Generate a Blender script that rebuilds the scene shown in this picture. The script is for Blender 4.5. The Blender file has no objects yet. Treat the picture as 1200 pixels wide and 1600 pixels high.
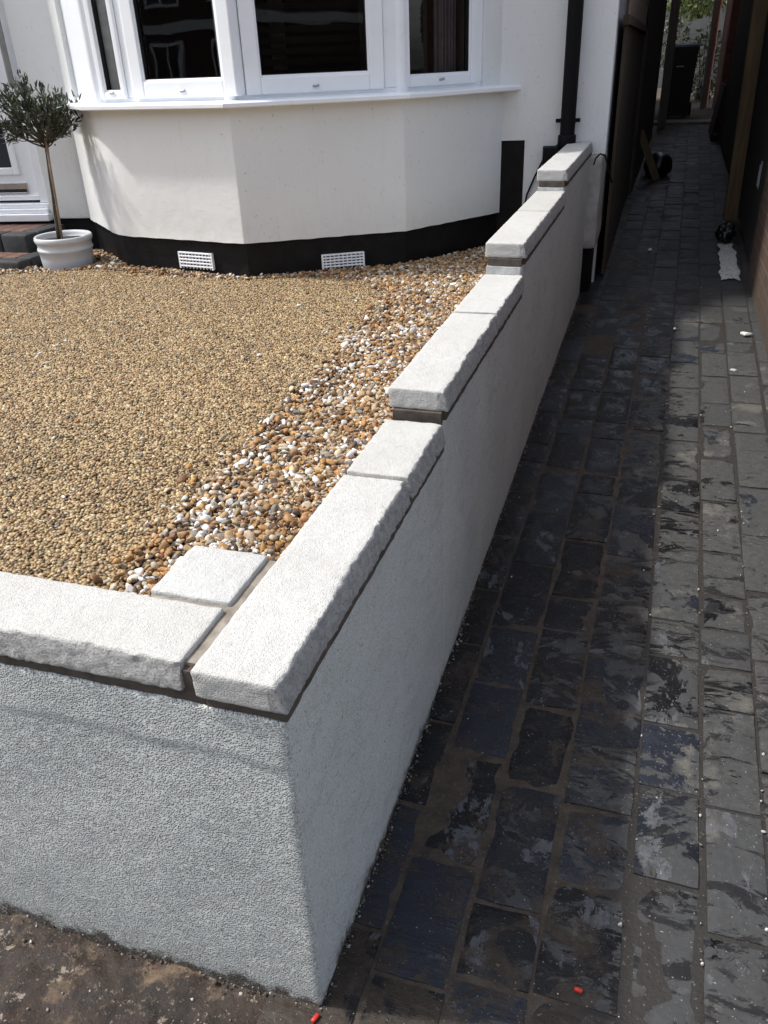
import bpy, math, random
import numpy as np
from mathutils import Vector, Matrix, noise

random.seed(7)
RNG = np.random.default_rng(11)
S = bpy.context.scene
COL = S.collection

# ------------------------------------------------------------------ camera
PITCH, YAW, ROLL = 0.5111, 0.3261, -0.0426
CAM = Vector((0.3873, -0.7143, 1.4535))
F_ = Vector((-math.sin(YAW) * math.cos(PITCH), math.cos(YAW) * math.cos(PITCH), -math.sin(PITCH)))
R_ = Vector((math.cos(YAW), math.sin(YAW), 0))
U_ = R_.cross(F_)
R2 = math.cos(ROLL) * R_ + math.sin(ROLL) * U_
U2 = -math.sin(ROLL) * R_ + math.cos(ROLL) * U_
cd = bpy.data.cameras.new("camera")
cd.sensor_fit = 'HORIZONTAL'
cd.sensor_width = 36
cd.lens = 36 * 1258.73 / 1200
cd.clip_start = 0.02
cd.clip_end = 500
cam = bpy.data.objects.new("camera", cd)
cam.matrix_world = Matrix(((R2.x, U2.x, -F_.x, CAM.x), (R2.y, U2.y, -F_.y, CAM.y), (R2.z, U2.z, -F_.z, CAM.z), (0, 0, 0, 1)))
COL.objects.link(cam)
S.camera = cam

# ------------------------------------------------------------------ light
SUN_EL = math.radians(56)
SUN_A = math.radians(10)          # swing of the sun in front of the -x axis
sdir = Vector((-math.cos(SUN_A) * math.cos(SUN_EL), -math.sin(SUN_A) * math.cos(SUN_EL), math.sin(SUN_EL)))
W = bpy.data.worlds.new("World")
S.world = W
W.use_nodes = True
wn = W.node_tree.nodes
sky = wn.new('ShaderNodeTexSky')
sky.sky_type = 'NISHITA'
sky.sun_disc = False
sky.sun_elevation = SUN_EL
sky.sun_rotation = math.atan2(sdir.x, sdir.y)
sky.air_density = 0.8
sky.dust_density = 2.2
sky.ozone_density = 0.4
hs = wn.new('ShaderNodeHueSaturation')          # thin high cloud: a paler blue
hs.inputs['Saturation'].default_value = 0.5
W.node_tree.links.new(sky.outputs[0], hs.inputs['Color'])
W.node_tree.links.new(hs.outputs[0], wn['Background'].inputs[0])
wn['Background'].inputs[1].default_value = 0.15
sl = bpy.data.lights.new("sun", 'SUN')
sl.energy = 2.0
sl.angle = math.radians(3.0)      # sun through thin haze: the photo's shadows on the bay are soft
sl.color = (1.0, 0.96, 0.90)
so = bpy.data.objects.new("sun", sl)
so.rotation_euler = (-sdir).to_track_quat('-Z', 'Y').to_euler()
COL.objects.link(so)
S.view_settings.view_transform = 'Standard'
S.view_settings.look = 'None'
S.view_settings.exposure = 1.02
S.cycles.max_bounces = 8

# ------------------------------------------------------------------ materials
class NT:
    def __init__(self, name):
        self.m = bpy.data.materials.new(name)
        self.m.use_nodes = True
        self.t = self.m.node_tree
        self.b = self.t.nodes['Principled BSDF']
        self.co = None
    def n(self, typ, **kw):
        x = self.t.nodes.new('ShaderNode' + typ)
        for k, v in kw.items():
            setattr(x, k, v)
        return x
    def l(self, a, b):
        self.t.links.new(a, b)
    def obj(self):
        if self.co is None:
            self.co = self.n('TexCoord').outputs['Object']
        return self.co
    def pos(self):
        return self.n('NewGeometry').outputs['Position']
    def map(self, vec, scale=(1, 1, 1), rot=(0, 0, 0)):
        x = self.n('Mapping')
        x.inputs['Scale'].default_value = scale
        x.inputs['Rotation'].default_value = rot
        self.l(vec, x.inputs['Vector'])
        return x.outputs[0]
    def noise(self, scale, detail=4, rough=.55, vec=None, dist=0):
        x = self.n('TexNoise')
        x.inputs['Scale'].default_value = scale
        x.inputs['Detail'].default_value = detail
        x.inputs['Roughness'].default_value = rough
        x.inputs['Distortion'].default_value = dist
        self.l(vec if vec is not None else self.obj(), x.inputs['Vector'])
        return x.outputs['Fac']
    def voro(self, scale, vec=None, feature='F1', out='Distance'):
        x = self.n('TexVoronoi', feature=feature)
        x.inputs['Scale'].default_value = scale
        self.l(vec if vec is not None else self.obj(), x.inputs['Vector'])
        return x.outputs[out]
    def ramp(self, fac, stops):
        x = self.n('ValToRGB')
        e = x.color_ramp.elements
        while len(e) < len(stops):
            e.new(0.5)
        for i, (p, c) in enumerate(stops):
            e[i].position = p
            if not isinstance(c, (tuple, list)):
                c = (c, c, c)
            e[i].color = (*c[:3], 1)
        self.l(fac, x.inputs[0])
        return x.outputs[0]
    def mix(self, fac, a, b, mode='MIX'):
        x = self.n('Mix', data_type='RGBA', blend_type=mode)
        for sock, v in ((x.inputs[0], fac), (x.inputs[6], a), (x.inputs[7], b)):
            if isinstance(v, (int, float)):
                sock.default_value = v if sock == x.inputs[0] else (v, v, v, 1)
            elif isinstance(v, tuple):
                sock.default_value = (*v[:3], 1)
            else:
                self.l(v, sock)
        return x.outputs[2]
    def math(self, op, a, b=0.0, clamp=False):
        x = self.n('Math', operation=op, use_clamp=clamp)
        for i, v in enumerate((a, b)):
            if isinstance(v, (int, float)):
                x.inputs[i].default_value = v
            else:
                self.l(v, x.inputs[i])
        return x.outputs[0]
    def sep(self, vec):
        x = self.n('SeparateXYZ')
        self.l(vec, x.inputs[0])
        return x.outputs
    def bump(self, h, strength, dist, prev=None):
        x = self.n('Bump')
        x.inputs['Strength'].default_value = strength
        x.inputs['Distance'].default_value = dist
        self.l(h, x.inputs['Height'])
        if prev is not None:
            self.l(prev, x.inputs['Normal'])
        return x.outputs[0]
    def out(self, color=None, rough=None, normal=None, metal=None, spec=None):
        for k, v in (('Base Color', color), ('Roughness', rough), ('Normal', normal), ('Metallic', metal), ('Specular IOR Level', spec)):
            if v is None:
                continue
            s = self.b.inputs[k]
            if isinstance(v, (int, float)):
                s.default_value = v
            elif isinstance(v, tuple):
                s.default_value = (*v[:3], 1)
            else:
                self.l(v, s)
        return self.m

def simple(name, col, rough=.6, var=.15, scale=20, bump=.0, bscale=150, metal=0, spec=.5):
    t = NT(name)
    n = t.noise(scale, 5)
    c = t.mix(t.ramp(n, [(.3, 0), (.7, 1)]), tuple(x * (1 - var) for x in col), tuple(min(1, x * (1 + var)) for x in col))
    nm = t.bump(t.noise(bscale, 3), bump, .002) if bump else None
    return t.out(c, rough, nm, metal, spec)

M = {}
def make_materials():
    # cast stone coping: white, pitted
    t = NT('cast_stone')
    pit = t.voro(260)
    pitn = t.noise(420, 3, .7)
    tone = t.noise(7, 4)
    blot = t.noise(45, 4)
    c = t.mix(t.ramp(tone, [(.3, 0), (.7, 1)]), (.505, .51, .50), (.46, .46, .448))
    oi = t.n('ObjectInfo')
    c = t.mix(1.0, c, t.ramp(oi.outputs['Random'], [(0, (.90, .89, .865)), (.5, (.99, .985, .97)), (1, (.94, .945, .945))]), 'MULTIPLY')
    c = t.mix(t.ramp(blot, [(.56, 0), (.68, .22)]), c, (.33, .315, .285))
    stn = t.noise(6, 6, .7, None, .8)
    c = t.mix(t.ramp(stn, [(.55, 0), (.70, .25)]), c, (.37, .355, .32))
    c = t.mix(t.ramp(pitn, [(.33, .85), (.42, 0)]), c, (.30, .29, .27))
    v2 = t.voro(330)
    h = t.math('ADD', t.ramp(v2, [(0, 0), (.45, 1)]), t.math('MULTIPLY', t.noise(150, 2, .5), .9))
    nm = t.bump(h, .55, .0028)
    M['stone'] = t.out(c, .85, nm, spec=.3)
    # rough split face of the same stone
    t = NT('split_stone')
    c = t.mix(t.ramp(t.noise(60, 5), [(.35, 0), (.65, 1)]), (.36, .356, .345), (.50, .50, .49))
    c = t.mix(t.ramp(t.noise(240, 3, .7), [(.34, .9), (.44, 0)]), c, (.24, .23, .215))  # darker pits: shade of the relief put into the colour
    nm = t.bump(t.noise(120, 5, .75), 1.0, .010)
    M['split'] = t.out(c, .9, nm, spec=.25)
    # painted roughcast
    def render_mat(name, bumpst, c0, c1, grain):
        t = NT(name)
        z = t.sep(t.obj())[2]
        big = t.noise(3.5, 5)
        big2 = t.noise(9, 6, .7, t.map(t.obj(), (1, 1, 2.2)), .8)
        c = t.mix(t.ramp(big, [(.3, 0), (.72, 1)]), c0, c1)
        c = t.mix(t.ramp(big2, [(.52, 0), (.66, .55)]), c, tuple(x * .80 for x in c0))
        v = t.voro(grain)
        sp = t.noise(190, 2, .6)
        c = t.mix(t.ramp(sp, [(.30, .85), (.36, 0)]), c, (.10, .10, .10))
        # soil splash at the foot, ragged
        foot = t.math('ADD', z, t.math('MULTIPLY', t.math('SUBTRACT', t.noise(28, 6, .7), .5), .14))
        c = t.mix(t.ramp(foot, [(.0, .95), (.012, .6), (.028, .12), (.07, 0)]), c, (.085, .07, .055))
        vc = t.sep(t.voro(grain, out='Color'))[0]
        c = t.mix(1.0, c, t.ramp(vc, [(0, .80), (1, 1.10)]), 'MULTIPLY')
        h = t.math('ADD', t.math('MULTIPLY', t.ramp(v, [(.1, 1), (.6, 0)]), t.math('ADD', vc, .35)), t.math('MULTIPLY', t.noise(45, 3), .7))
        nm = t.bump(h, bumpst, .0040)
        return t.out(c, .8, nm, spec=.3)
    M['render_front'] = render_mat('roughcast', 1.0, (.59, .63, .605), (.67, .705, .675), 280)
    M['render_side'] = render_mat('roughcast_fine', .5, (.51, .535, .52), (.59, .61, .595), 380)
    t = NT('mortar')
    c = t.mix(t.ramp(t.noise(35, 5), [(.3, 0), (.7, 1)]), (.15, .125, .10), (.29, .26, .22))
    M['mortar'] = t.out(c, .9, t.bump(t.noise(180, 4, .7), .7, .002))
    t = NT('mortar_dark')  # dark copy of the brown mortar, recess shade put into its colour
    c = t.mix(t.ramp(t.noise(35, 5), [(.3, 0), (.7, 1)]), (.045, .036, .03), (.10, .082, .065))
    M['mortar_dark'] = t.out(c, .9, t.bump(t.noise(180, 4, .7), .7, .002))
    # smooth painted house render
    t = NT('house_render')
    c = t.mix(t.ramp(t.noise(2.2, 5), [(.3, 0), (.72, 1)]), (.715, .73, .715), (.76, .772, .755))
    st = t.noise(9, 5, .6, t.map(t.obj(), (3, 3, .5)))
    c = t.mix(t.ramp(st, [(.58, 0), (.8, .22)]), c, (.50, .46, .40))
    c = t.mix(t.ramp(t.noise(75, 2, .5), [(.26, .5), (.31, 0)]), c, (.3, .28, .25))
    zz = t.math('ADD', t.sep(t.pos())[2], t.math('MULTIPLY', t.math('SUBTRACT', t.noise(22, 6, .7), .5), .22))
    c = t.mix(t.ramp(zz, [(.60, .22), (.70, .07), (.80, 0)]), c, (.36, .32, .26))
    drip = t.math('ADD', t.sep(t.pos())[2], t.math('MULTIPLY', t.math('SUBTRACT', t.noise(18, 5, .7, t.map(t.obj(), (1, 1, .05))), .5), .5))
    c = t.mix(t.ramp(drip, [(1.10, 0), (1.27, .14), (1.30, 0)]), c, (.45, .41, .34))
    h = t.math('ADD', t.noise(14, 4), t.math('MULTIPLY', t.noise(260, 2), .12))
    M['house'] = t.out(c, .75, t.bump(h, .4, .007), spec=.3)
    M['pier'] = simple('weathered_render', (.40, .39, .36), .85, .3, 14, .8, 90)
    t = NT('bitumen')
    c = t.mix(t.ramp(t.noise(12, 5), [(.4, 0), (.8, 1)]), (.004, .004, .0045), (.012, .012, .012))
    M['black'] = t.out(c, .6, t.bump(t.noise(60, 4), .5, .004), spec=.2)
    t = NT('upvc')
    c = t.mix(t.ramp(t.noise(11, 5), [(.35, 0), (.8, 1)]), (.865, .895, .92), (.83, .86, .885))
    c = t.mix(t.ramp(t.noise(5, 6, .7), [(.62, 0), (.8, .18)]), c, (.35, .33, .3))
    M['upvc'] = t.out(c, .28, None, spec=.5)
    M['gasket'] = simple('rubber_gasket', (.012, .012, .013), .5)
    M['blackplastic'] = simple('black_plastic', (.0035, .0035, .0045), .6, .3, 30, .1, 60, spec=.16)
    M['chrome'] = simple('chrome', (.5, .5, .5), .25, .1, metal=1)
    M['greyplastic'] = simple('grey_plastic', (.22, .22, .21), .45)
    # glass: thin pane
    t = NT('window_glass')
    tr = t.n('BsdfTransparent')
    tr.inputs[0].default_value = (.80, .83, .84, 1)
    gl = t.n('BsdfGlossy')
    gl.inputs['Roughness'].default_value = .015
    fr = t.n('Fresnel')
    fr.inputs[0].default_value = 1.45
    wv = t.bump(t.noise(2.5, 2), .05, .02)
    t.l(wv, gl.inputs['Normal'])
    mx = t.n('MixShader')
    t.l(fr.outputs[0], mx.inputs[0])
    t.l(tr.outputs[0], mx.inputs[1])
    t.l(gl.outputs[0], mx.inputs[2])
    t.l(mx.outputs[0], t.t.nodes['Material Output'].inputs[0])
    M['glass'] = t.m
    M['darkroom'] = simple('dark_room_lining', (.05, .047, .045), .9)  # near-black lining: the unlit room's shade put into its colour
    M['blind'] = simple('pale_blind', (.74, .73, .69), .8)
    M['shutter'] = simple('white_shutter', (.6, .6, .6), .4)
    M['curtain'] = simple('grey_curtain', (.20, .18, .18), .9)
    # stones carry a colour of their own
    t = NT('flint_stone')
    a = t.n('Attribute', attribute_name='Col')
    c = t.mix(t.ramp(t.noise(130, 4, .7), [(.35, .0), (.75, .45)]), a.outputs['Color'], (.10, .07, .045))
    M['flint'] = t.out(c, .65, t.bump(t.noise(160, 3), .5, .002), spec=.3)
    t = NT('resin_stone')
    a = t.n('Attribute', attribute_name='Col')
    M['resin'] = t.out(a.outputs['Color'], .5, t.bump(t.noise(300, 2), .4, .001), spec=.5)
    M['resinbase'] = simple('resin_binder', (.11, .078, .042), .6, .4, 90, .8, 140)
    M['subsoil'] = simple('subsoil', (.09, .06, .035), .9, .4, 40, .8, 100)
    # slate paver, wet near the wall and dry further out
    t = NT('slate_paver')
    p = t.pos()
    px, py, pz = t.sep(p)
    a = t.n('Attribute', attribute_name='Col')
    sa = t.sep(a.outputs['Color'])
    vm = t.n('VectorMath', operation='MULTIPLY_ADD')
    t.l(a.outputs['Color'], vm.inputs[0]); vm.inputs[1].default_value = (9, 9, 9); t.l(p, vm.inputs[2])
    pp = vm.outputs[0]
    riv = t.noise(9, 7, .65, t.map(pp, (1.1, 1.6, 1), (0, 0, .5)), .8)
    fine = t.noise(55, 6, .7, p)
    sA = t.noise(9, 7, .72, t.map(pp, (.8, 2.8, 1), (0, 0, -.45)), 1.2)
    sB = t.noise(10, 7, .72, t.map(pp, (.9, 2.0, 1), (0, 0, .75)), .7)
    sC = t.noise(7, 7, .70, pp, .4)
    strat = t.mix(t.ramp(sa[2], [(.33, 0), (.36, 1)]), t.mix(t.ramp(sa[0], [(.5, 0), (.53, 1)]), sA, sB), sC)
    wetn = t.math('ADD', px, t.math('MULTIPLY', t.math('SUBTRACT', strat, .5), 2.3))
    wetn = t.math('ADD', wetn, t.math('MULTIPLY', t.math('SUBTRACT', sa[0], .5), .20))
    wetn = t.math('SUBTRACT', wetn, t.math('MULTIPLY', t.math('SUBTRACT', py, 1.5), .016))
    dry = t.ramp(wetn, [(.455, 0), (.48, .3), (.495, .9), (.62, 1)])
    wetc = t.mix(t.ramp(sa[1], [(.6, 0), (.9, 1)]), t.mix(sa[0], (.0035, .0035, .004), (.009, .009, .010)), (.016, .019, .027))  # bluish on some pavers: wet sky sheen put into the colour
    dryc = t.mix(t.ramp(fine, [(.33, 0), (.67, 1)]), (.036, .037, .037), (.070, .071, .069))
    dryc = t.mix(t.math('MULTIPLY', sa[2], .7), dryc, (.042, .044, .046))
    dryc = t.mix(t.ramp(t.noise(5.5, 5, .65, p), [(.58, 0), (.65, .5)]), dryc, (.15, .143, .12))
    scr = t.noise(7.5, 9, .76, t.map(pp, (.8, 1.9, 1), (0, 0, .7)), .7)
    nearm = t.ramp(t.math('MULTIPLY', py, .25), [(.25, 0), (.75, .085)])
    dryc = t.mix(t.ramp(t.math('ADD', scr, nearm), [(.435, .95), (.462, 0)]), dryc, (.008, .008, .010))
    c = t.mix(dry, wetc, dryc)
    # sharp-edged pale patches: dried residue, with sky sheen put into the colour
    fl = t.noise(5.0, 9, .70, t.map(pp, (1.5, .9, 1), (0, 0, .25)), .5)
    fl = t.math('SUBTRACT', fl, t.math('MULTIPLY', py, .012))
    film = t.ramp(fl, [(.588, 0), (.603, .9)])
    c = t.mix(film, c, t.mix(t.ramp(fine, [(.35, 0), (.6, 1)]), (.060, .063, .072), (.098, .102, .110)))
    farm = t.ramp(t.math('MULTIPLY', py, .1), [(.36, 0), (.47, .8)])  # far darkening: shade by the house put into the colour
    c = t.mix(farm, c, t.mix(sa[2], (.022, .022, .023), (.040, .040, .040)))
    # brown silt left lying on the stones, thickest by the near end
    siltn = t.math('SUBTRACT', t.noise(8.5, 8, .74, p, .5), t.math('MULTIPLY', py, .022))
    siltn = t.math('ADD', siltn, t.math('MULTIPLY', t.math('SUBTRACT', .22, py, True), .55))
    silt = t.ramp(siltn, [(.51, 0), (.56, .85)])
    silt = t.math('MULTIPLY', silt, t.ramp(px, [(.42, 1), (.52, .15)]))
    c = t.mix(silt, c, t.mix(t.ramp(fine, [(.35, 0), (.65, 1)]), (.024, .018, .013), (.050, .037, .027)))
    c = t.mix(t.ramp(t.noise(190, 2, .5, p), [(.70, 0), (.73, .8)]), c, (.30, .27, .23))
    gl = t.ramp(t.noise(6, 6, .72, pp, .6), [(.50, 0), (.53, 1)])
    rough = t.mix(dry, t.mix(gl, t.ramp(fine, [(.3, .30), (.8, .6)]), t.ramp(fine, [(.3, .06), (.8, .20)])), .75)
    rough = t.mix(film, rough, .6)
    rough = t.mix(farm, rough, .6)
    rough = t.mix(silt, rough, .6)
    h = t.math('ADD', t.math('MULTIPLY', riv, 1.0), t.math('MULTIPLY', fine, .25))
    h = t.math('ADD', h, t.math('MULTIPLY', strat, .8))
    nm = t.bump(h, .7, .007)
    M['slate'] = t.out(c, rough, nm, spec=.32)
    # joint silt
    t = NT('joint_silt')
    p = t.pos()
    px, py, pz = t.sep(p)
    br = t.mix(t.ramp(t.noise(20, 6, .7, p), [(.35, 0), (.7, 1)]), (.026, .020, .014), (.080, .060, .042))
    xw = t.math('ADD', px, t.math('MULTIPLY', t.math('SUBTRACT', t.noise(3, 3, .5, p), .5), .25))
    c = t.mix(t.ramp(xw, [(.37, 0), (.45, .92)]), br, (.016, .0145, .013))
    c = t.mix(t.ramp(t.noise(140, 2, .5, p), [(.67, 0), (.71, .8)]), c, (.13, .115, .095))
    M['silt'] = t.out(c, .7, t.bump(t.noise(90, 5, .7, p), .9, .004))
    # mud in front of the wall
    t = NT('mud')
    p = t.pos()
    n1 = t.noise(5, 7, .65, p, .6)
    c = t.ramp(n1, [(.36, (.010, .008, .006)), (.47, (.024, .017, .013)), (.53, (.040, .027, .020)), (.57, (.033, .024, .020)), (.63, (.12, .09, .062))])
    c = t.mix(t.ramp(t.noise(13, 6, .75, p), [(.47, 0), (.57, .85)]), c, (.022, .017, .015))
    c = t.mix(t.ramp(t.noise(34, 5, .75, p), [(.58, 0), (.63, .8)]), c, (.15, .125, .10))
    c = t.mix(t.ramp(t.noise(120, 3, .7, p), [(.62, 0), (.67, .8)]), c, (.24, .21, .18))
    c = t.mix(t.ramp(t.noise(3.2, 6, .7, p, .4), [(.545, 0), (.60, .85)]), c, t.mix(t.ramp(t.noise(40, 5, .7, p), [(.4, 0), (.62, 1)]), (.19, .145, .10), (.07, .052, .040)))
    c = t.mix(t.ramp(t.noise(7, 6, .7, p), [(.54, 0), (.62, .6)]), c, (.062, .036, .034))
    c = t.mix(t.ramp(t.noise(17, 6, .78, p), [(.615, 0), (.64, .9)]), c, (.30, .28, .25))
    c = t.mix(1.0, c, (1.0, .91, .82), 'MULTIPLY')
    rough = t.ramp(t.noise(9, 4, .6, p), [(.35, .3), (.6, .8)])
    M['mud'] = t.out(c, rough, t.bump(t.noise(45, 7, .75, p), .9, .008))
    M['chip'] = simple('stone_chip', (.68, .66, .62), .85, .15, 60, .8, 150)
    M['crumb'] = simple('mortar_crumb', (.36, .34, .31), .9, .5, 40, .6, 200)
    t = NT('white_splash')
    c = t.mix(t.ramp(t.noise(70, 5, .7), [(.36, 0), (.46, 1)]), (.05, .05, .05), (.56, .56, .54))
    M['splash'] = t.out(c, .85, t.bump(t.noise(80, 5, .7), .9, .006))
    # timber
    def timber(name, c0, c1, axis, rough=.75):
        t = NT(name)
        sc = {'x': (1, 14, 14), 'y': (14, 1, 14), 'z': (14, 14, 1)}[axis]
        g = t.noise(3, 6, .6, t.map(t.obj(), sc), .7)
        c = t.mix(t.ramp(g, [(.3, 0), (.7, 1)]), c0, c1)
        c = t.mix(t.ramp(t.noise(2.5, 4), [(.55, 0), (.75, .5)]), c, tuple(x * .5 for x in c0))
        return t.out(c, rough, t.bump(g, .5, .003))
    M['post'] = timber('treated_timber', (.10, .064, .030), (.18, .118, .056), 'z')
    M['brownwood'] = timber('brown_fence', (.045, .033, .021), (.075, .056, .036), 'z')
    M['darkwood'] = timber('dark_fence', (.016, .014, .013), (.032, .028, .026), 'z')
    M['greywood'] = timber('grey_timber', (.09, .08, .07), (.17, .15, .13), 'z')
    M['plank'] = timber('plank_timber', (.10, .062, .030), (.17, .11, .055), 'z')
    # brickwork
    def brick(name, c1, c2, mo, dirt, vecrot):
        t = NT(name)
        x = t.n('TexBrick')
        x.inputs['Scale'].default_value = 1
        x.inputs['Brick Width'].default_value = .225
        x.inputs['Row Height'].default_value = .075
        x.inputs['Mortar Size'].default_value = .006
        x.inputs['Mortar Smooth'].default_value = .2
        x.inputs['Color1'].default_value = (*c1, 1)
        x.inputs['Color2'].default_value = (*c2, 1)
        x.inputs['Mortar'].default_value = (*mo, 1)
        sx, sy, sz = t.sep(t.obj())
        cb = t.n('CombineXYZ')
        t.l(t.math('ADD', sx, sy), cb.inputs[0])
        t.l(sz, cb.inputs[1])
        t.l(cb.outputs[0], x.inputs['Vector'])
        c = t.mix(t.ramp(t.noise(25, 5, .7), [(.4, 0), (.75, .7)]), x.outputs['Color'], dirt)
        foot = t.math('ADD', sz, t.math('MULTIPLY', t.math('SUBTRACT', t.noise(16, 6, .7), .5), .35))
        c = t.mix(t.ramp(foot, [(.12, .9), (.38, 0)]), c, dirt)
        h = t.math('SUBTRACT', t.math('MULTIPLY', t.noise(70, 5, .7), .5), x.outputs['Fac'])
        return t.out(c, .85, t.bump(h, .8, .006))
    M['brick'] = brick('old_brick', (.12, .062, .042), (.085, .045, .034), (.13, .115, .095), (.065, .052, .038), 0)
    M['redbrick'] = brick('red_brick', (.21, .075, .045), (.15, .055, .035), (.13, .10, .085), (.12, .06, .04), 0)
    M['rooftile'] = brick('roof_tile', (.15, .07, .05), (.12, .06, .045), (.05, .03, .025), (.09, .06, .05), 0)
    M['terracotta'] = simple('terracotta_pipe', (.30, .085, .045), .5, .2)
    M['stepgrey'] = simple('charcoal_block', (.028, .029, .031), .75, .3, 40, .6, 160)
    M['stepred'] = simple('brindle_block', (.13, .068, .05), .8, .45, 25, .6, 160)
    M['pot'] = simple('glazed_pot', (.55, .57, .59), .35, .04, 12)
    M['soil'] = simple('potting_soil', (.018, .013, .010), .9, .5, 120, 1, 120)
    M['bark'] = simple('olive_bark', (.085, .068, .050), .85, .4, 60, .8, 90)
    M['cane'] = simple('bamboo_cane', (.26, .18, .115), .6, .2, 30)
    t = NT('olive_leaf')
    a = t.n('Attribute', attribute_name='Col')
    M['leaf'] = t.out(a.outputs['Color'], .45, None, spec=.5)
    t.b.inputs['Subsurface Weight'].default_value = 0
    M['concrete'] = simple('concrete', (.16, .155, .145), .85, .25, 12, .5, 90)
    M['greyrender'] = simple('grey_render', (.12, .12, .115), .85, .2, 4)
    M['bagplastic'] = simple('bag_plastic', (.006, .006, .007), .38, .3, 20)
    M['redplastic'] = simple('red_plastic', (.55, .035, .02), .4)
    M['steel'] = simple('galvanised_steel', (.42, .44, .45), .4, .2, 60, metal=.6)
    M['asphalt'] = simple('asphalt', (.17, .165, .155), .9, .2, 30, .8, 200)
    M['earth'] = simple('earth', (.07, .055, .038), .95, .4, 9, 1, 60)
    M['bindark'] = simple('bin_plastic', (.005, .0055, .008), .4, .2, 20, .1, 80)
    M['lidblue'] = simple('bin_lid', (.16, .19, .26), .22, .2, 20)
make_materials()

# ------------------------------------------------------------------ mesh tools
class MB:
    def __init__(self):
        self.v, self.f, self.mi, self.nv = [], [], [], 0
    def add(self, verts, faces, mi=0):
        self.v.extend([tuple(x) for x in verts])
        self.f.extend([tuple(i + self.nv for i in q) for q in faces])
        self.mi.extend([mi] * len(faces))
        self.nv += len(verts)
        return self
    def box(self, lo, hi, r=0.0, mi=0, rot=None, piv=None):
        lo, hi = Vector(lo), Vector(hi)
        if r <= 0:
            vs = [Vector((x, y, z)) for x in (lo.x, hi.x) for y in (lo.y, hi.y) for z in (lo.z, hi.z)]
            fs = [(0, 1, 3, 2), (4, 6, 7, 5), (0, 4, 5, 1), (2, 3, 7, 6), (0, 2, 6, 4), (1, 5, 7, 3)]
        else:
            vs, fs = gridbox(lo, hi, None, r)
        if rot is not None:
            piv = Vector(piv) if piv is not None else (lo + hi) / 2
            vs = [piv + rot @ (Vector(v) - piv) for v in vs]
        return self.add(vs, fs, mi)
    def prism(self, poly, z0, z1, mi=0, caps=True):
        n = len(poly)
        z0f = z0 if callable(z0) else (lambda x, y: z0)
        z1f = z1 if callable(z1) else (lambda x, y: z1)
        vs = [(x, y, z0f(x, y)) for x, y in poly] + [(x, y, z1f(x, y)) for x, y in poly]
        fs = [(i, (i + 1) % n, n + (i + 1) % n, n + i) for i in range(n)]
        if caps:
            fs += [tuple(range(n - 1, -1, -1)), tuple(range(n, 2 * n))]
        return self.add(vs, fs, mi)
    def tube(self, pts, radii, seg=12, mi=0, caps=True):
        pts = [Vector(p) for p in pts]
        if isinstance(radii, (int, float)):
            radii = [radii] * len(pts)
        vs, fs = [], []
        up = Vector((0.13, 0.27, 1)).normalized()
        for i, p in enumerate(pts):
            d = (pts[min(i + 1, len(pts) - 1)] - pts[max(i - 1, 0)]).normalized()
            a = d.cross(up)
            if a.length < .05:
                a = d.cross(Vector((1, 0, 0)))
            a.normalize()
            b = d.cross(a)
            for k in range(seg):
                t = 2 * math.pi * k / seg
                vs.append(p + (a * math.cos(t) + b * math.sin(t)) * radii[i])
        for i in range(len(pts) - 1):
            for k in range(seg):
                k2 = (k + 1) % seg
                fs.append((i * seg + k, i * seg + k2, (i + 1) * seg + k2, (i + 1) * seg + k))
        if caps:
            fs.append(tuple(range(seg - 1, -1, -1)))
            fs.append(tuple((len(pts) - 1) * seg + k for k in range(seg)))
        return self.add(vs, fs, mi)
    def lathe(self, prof, c, seg=48, mi=0):
        vs, fs = [], []
        for r, z in prof:
            for k in range(seg):
                t = 2 * math.pi * k / seg
                vs.append((c[0] + r * math.cos(t), c[1] + r * math.sin(t), c[2] + z))
        for i in range(len(prof) - 1):
            for k in range(seg):
                k2 = (k + 1) % seg
                fs.append((i * seg + k, i * seg + k2, (i + 1) * seg + k2, (i + 1) * seg + k))
        return self.add(vs, fs, mi)
    def obbox(self, o, d, s0, s1, n0, n1, z0, z1, r=0, mi=0):
        """box in the frame of a wall line: o + d*s + nrm*n"""
        nrm = Vector((d[1], -d[0], 0))
        o, d = Vector(o), Vector(d)
        if r > 0:
            vv, fs = gridbox(Vector((s0, n0, z0)), Vector((s1, n1, z1)), None, r)
            flip = [tuple(reversed(q)) for q in fs]
        else:
            vv = [Vector((x, y, z)) for x in (s0, s1) for y in (n0, n1) for z in (z0, z1)]
            flip = [tuple(reversed(q)) for q in [(0, 1, 3, 2), (4, 6, 7, 5), (0, 4, 5, 1), (2, 3, 7, 6), (0, 2, 6, 4), (1, 5, 7, 3)]]
        vs = [o + d * v[0] + nrm * v[1] + Vector((0, 0, v[2])) for v in vv]
        return self.add(vs, flip, mi)

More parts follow.
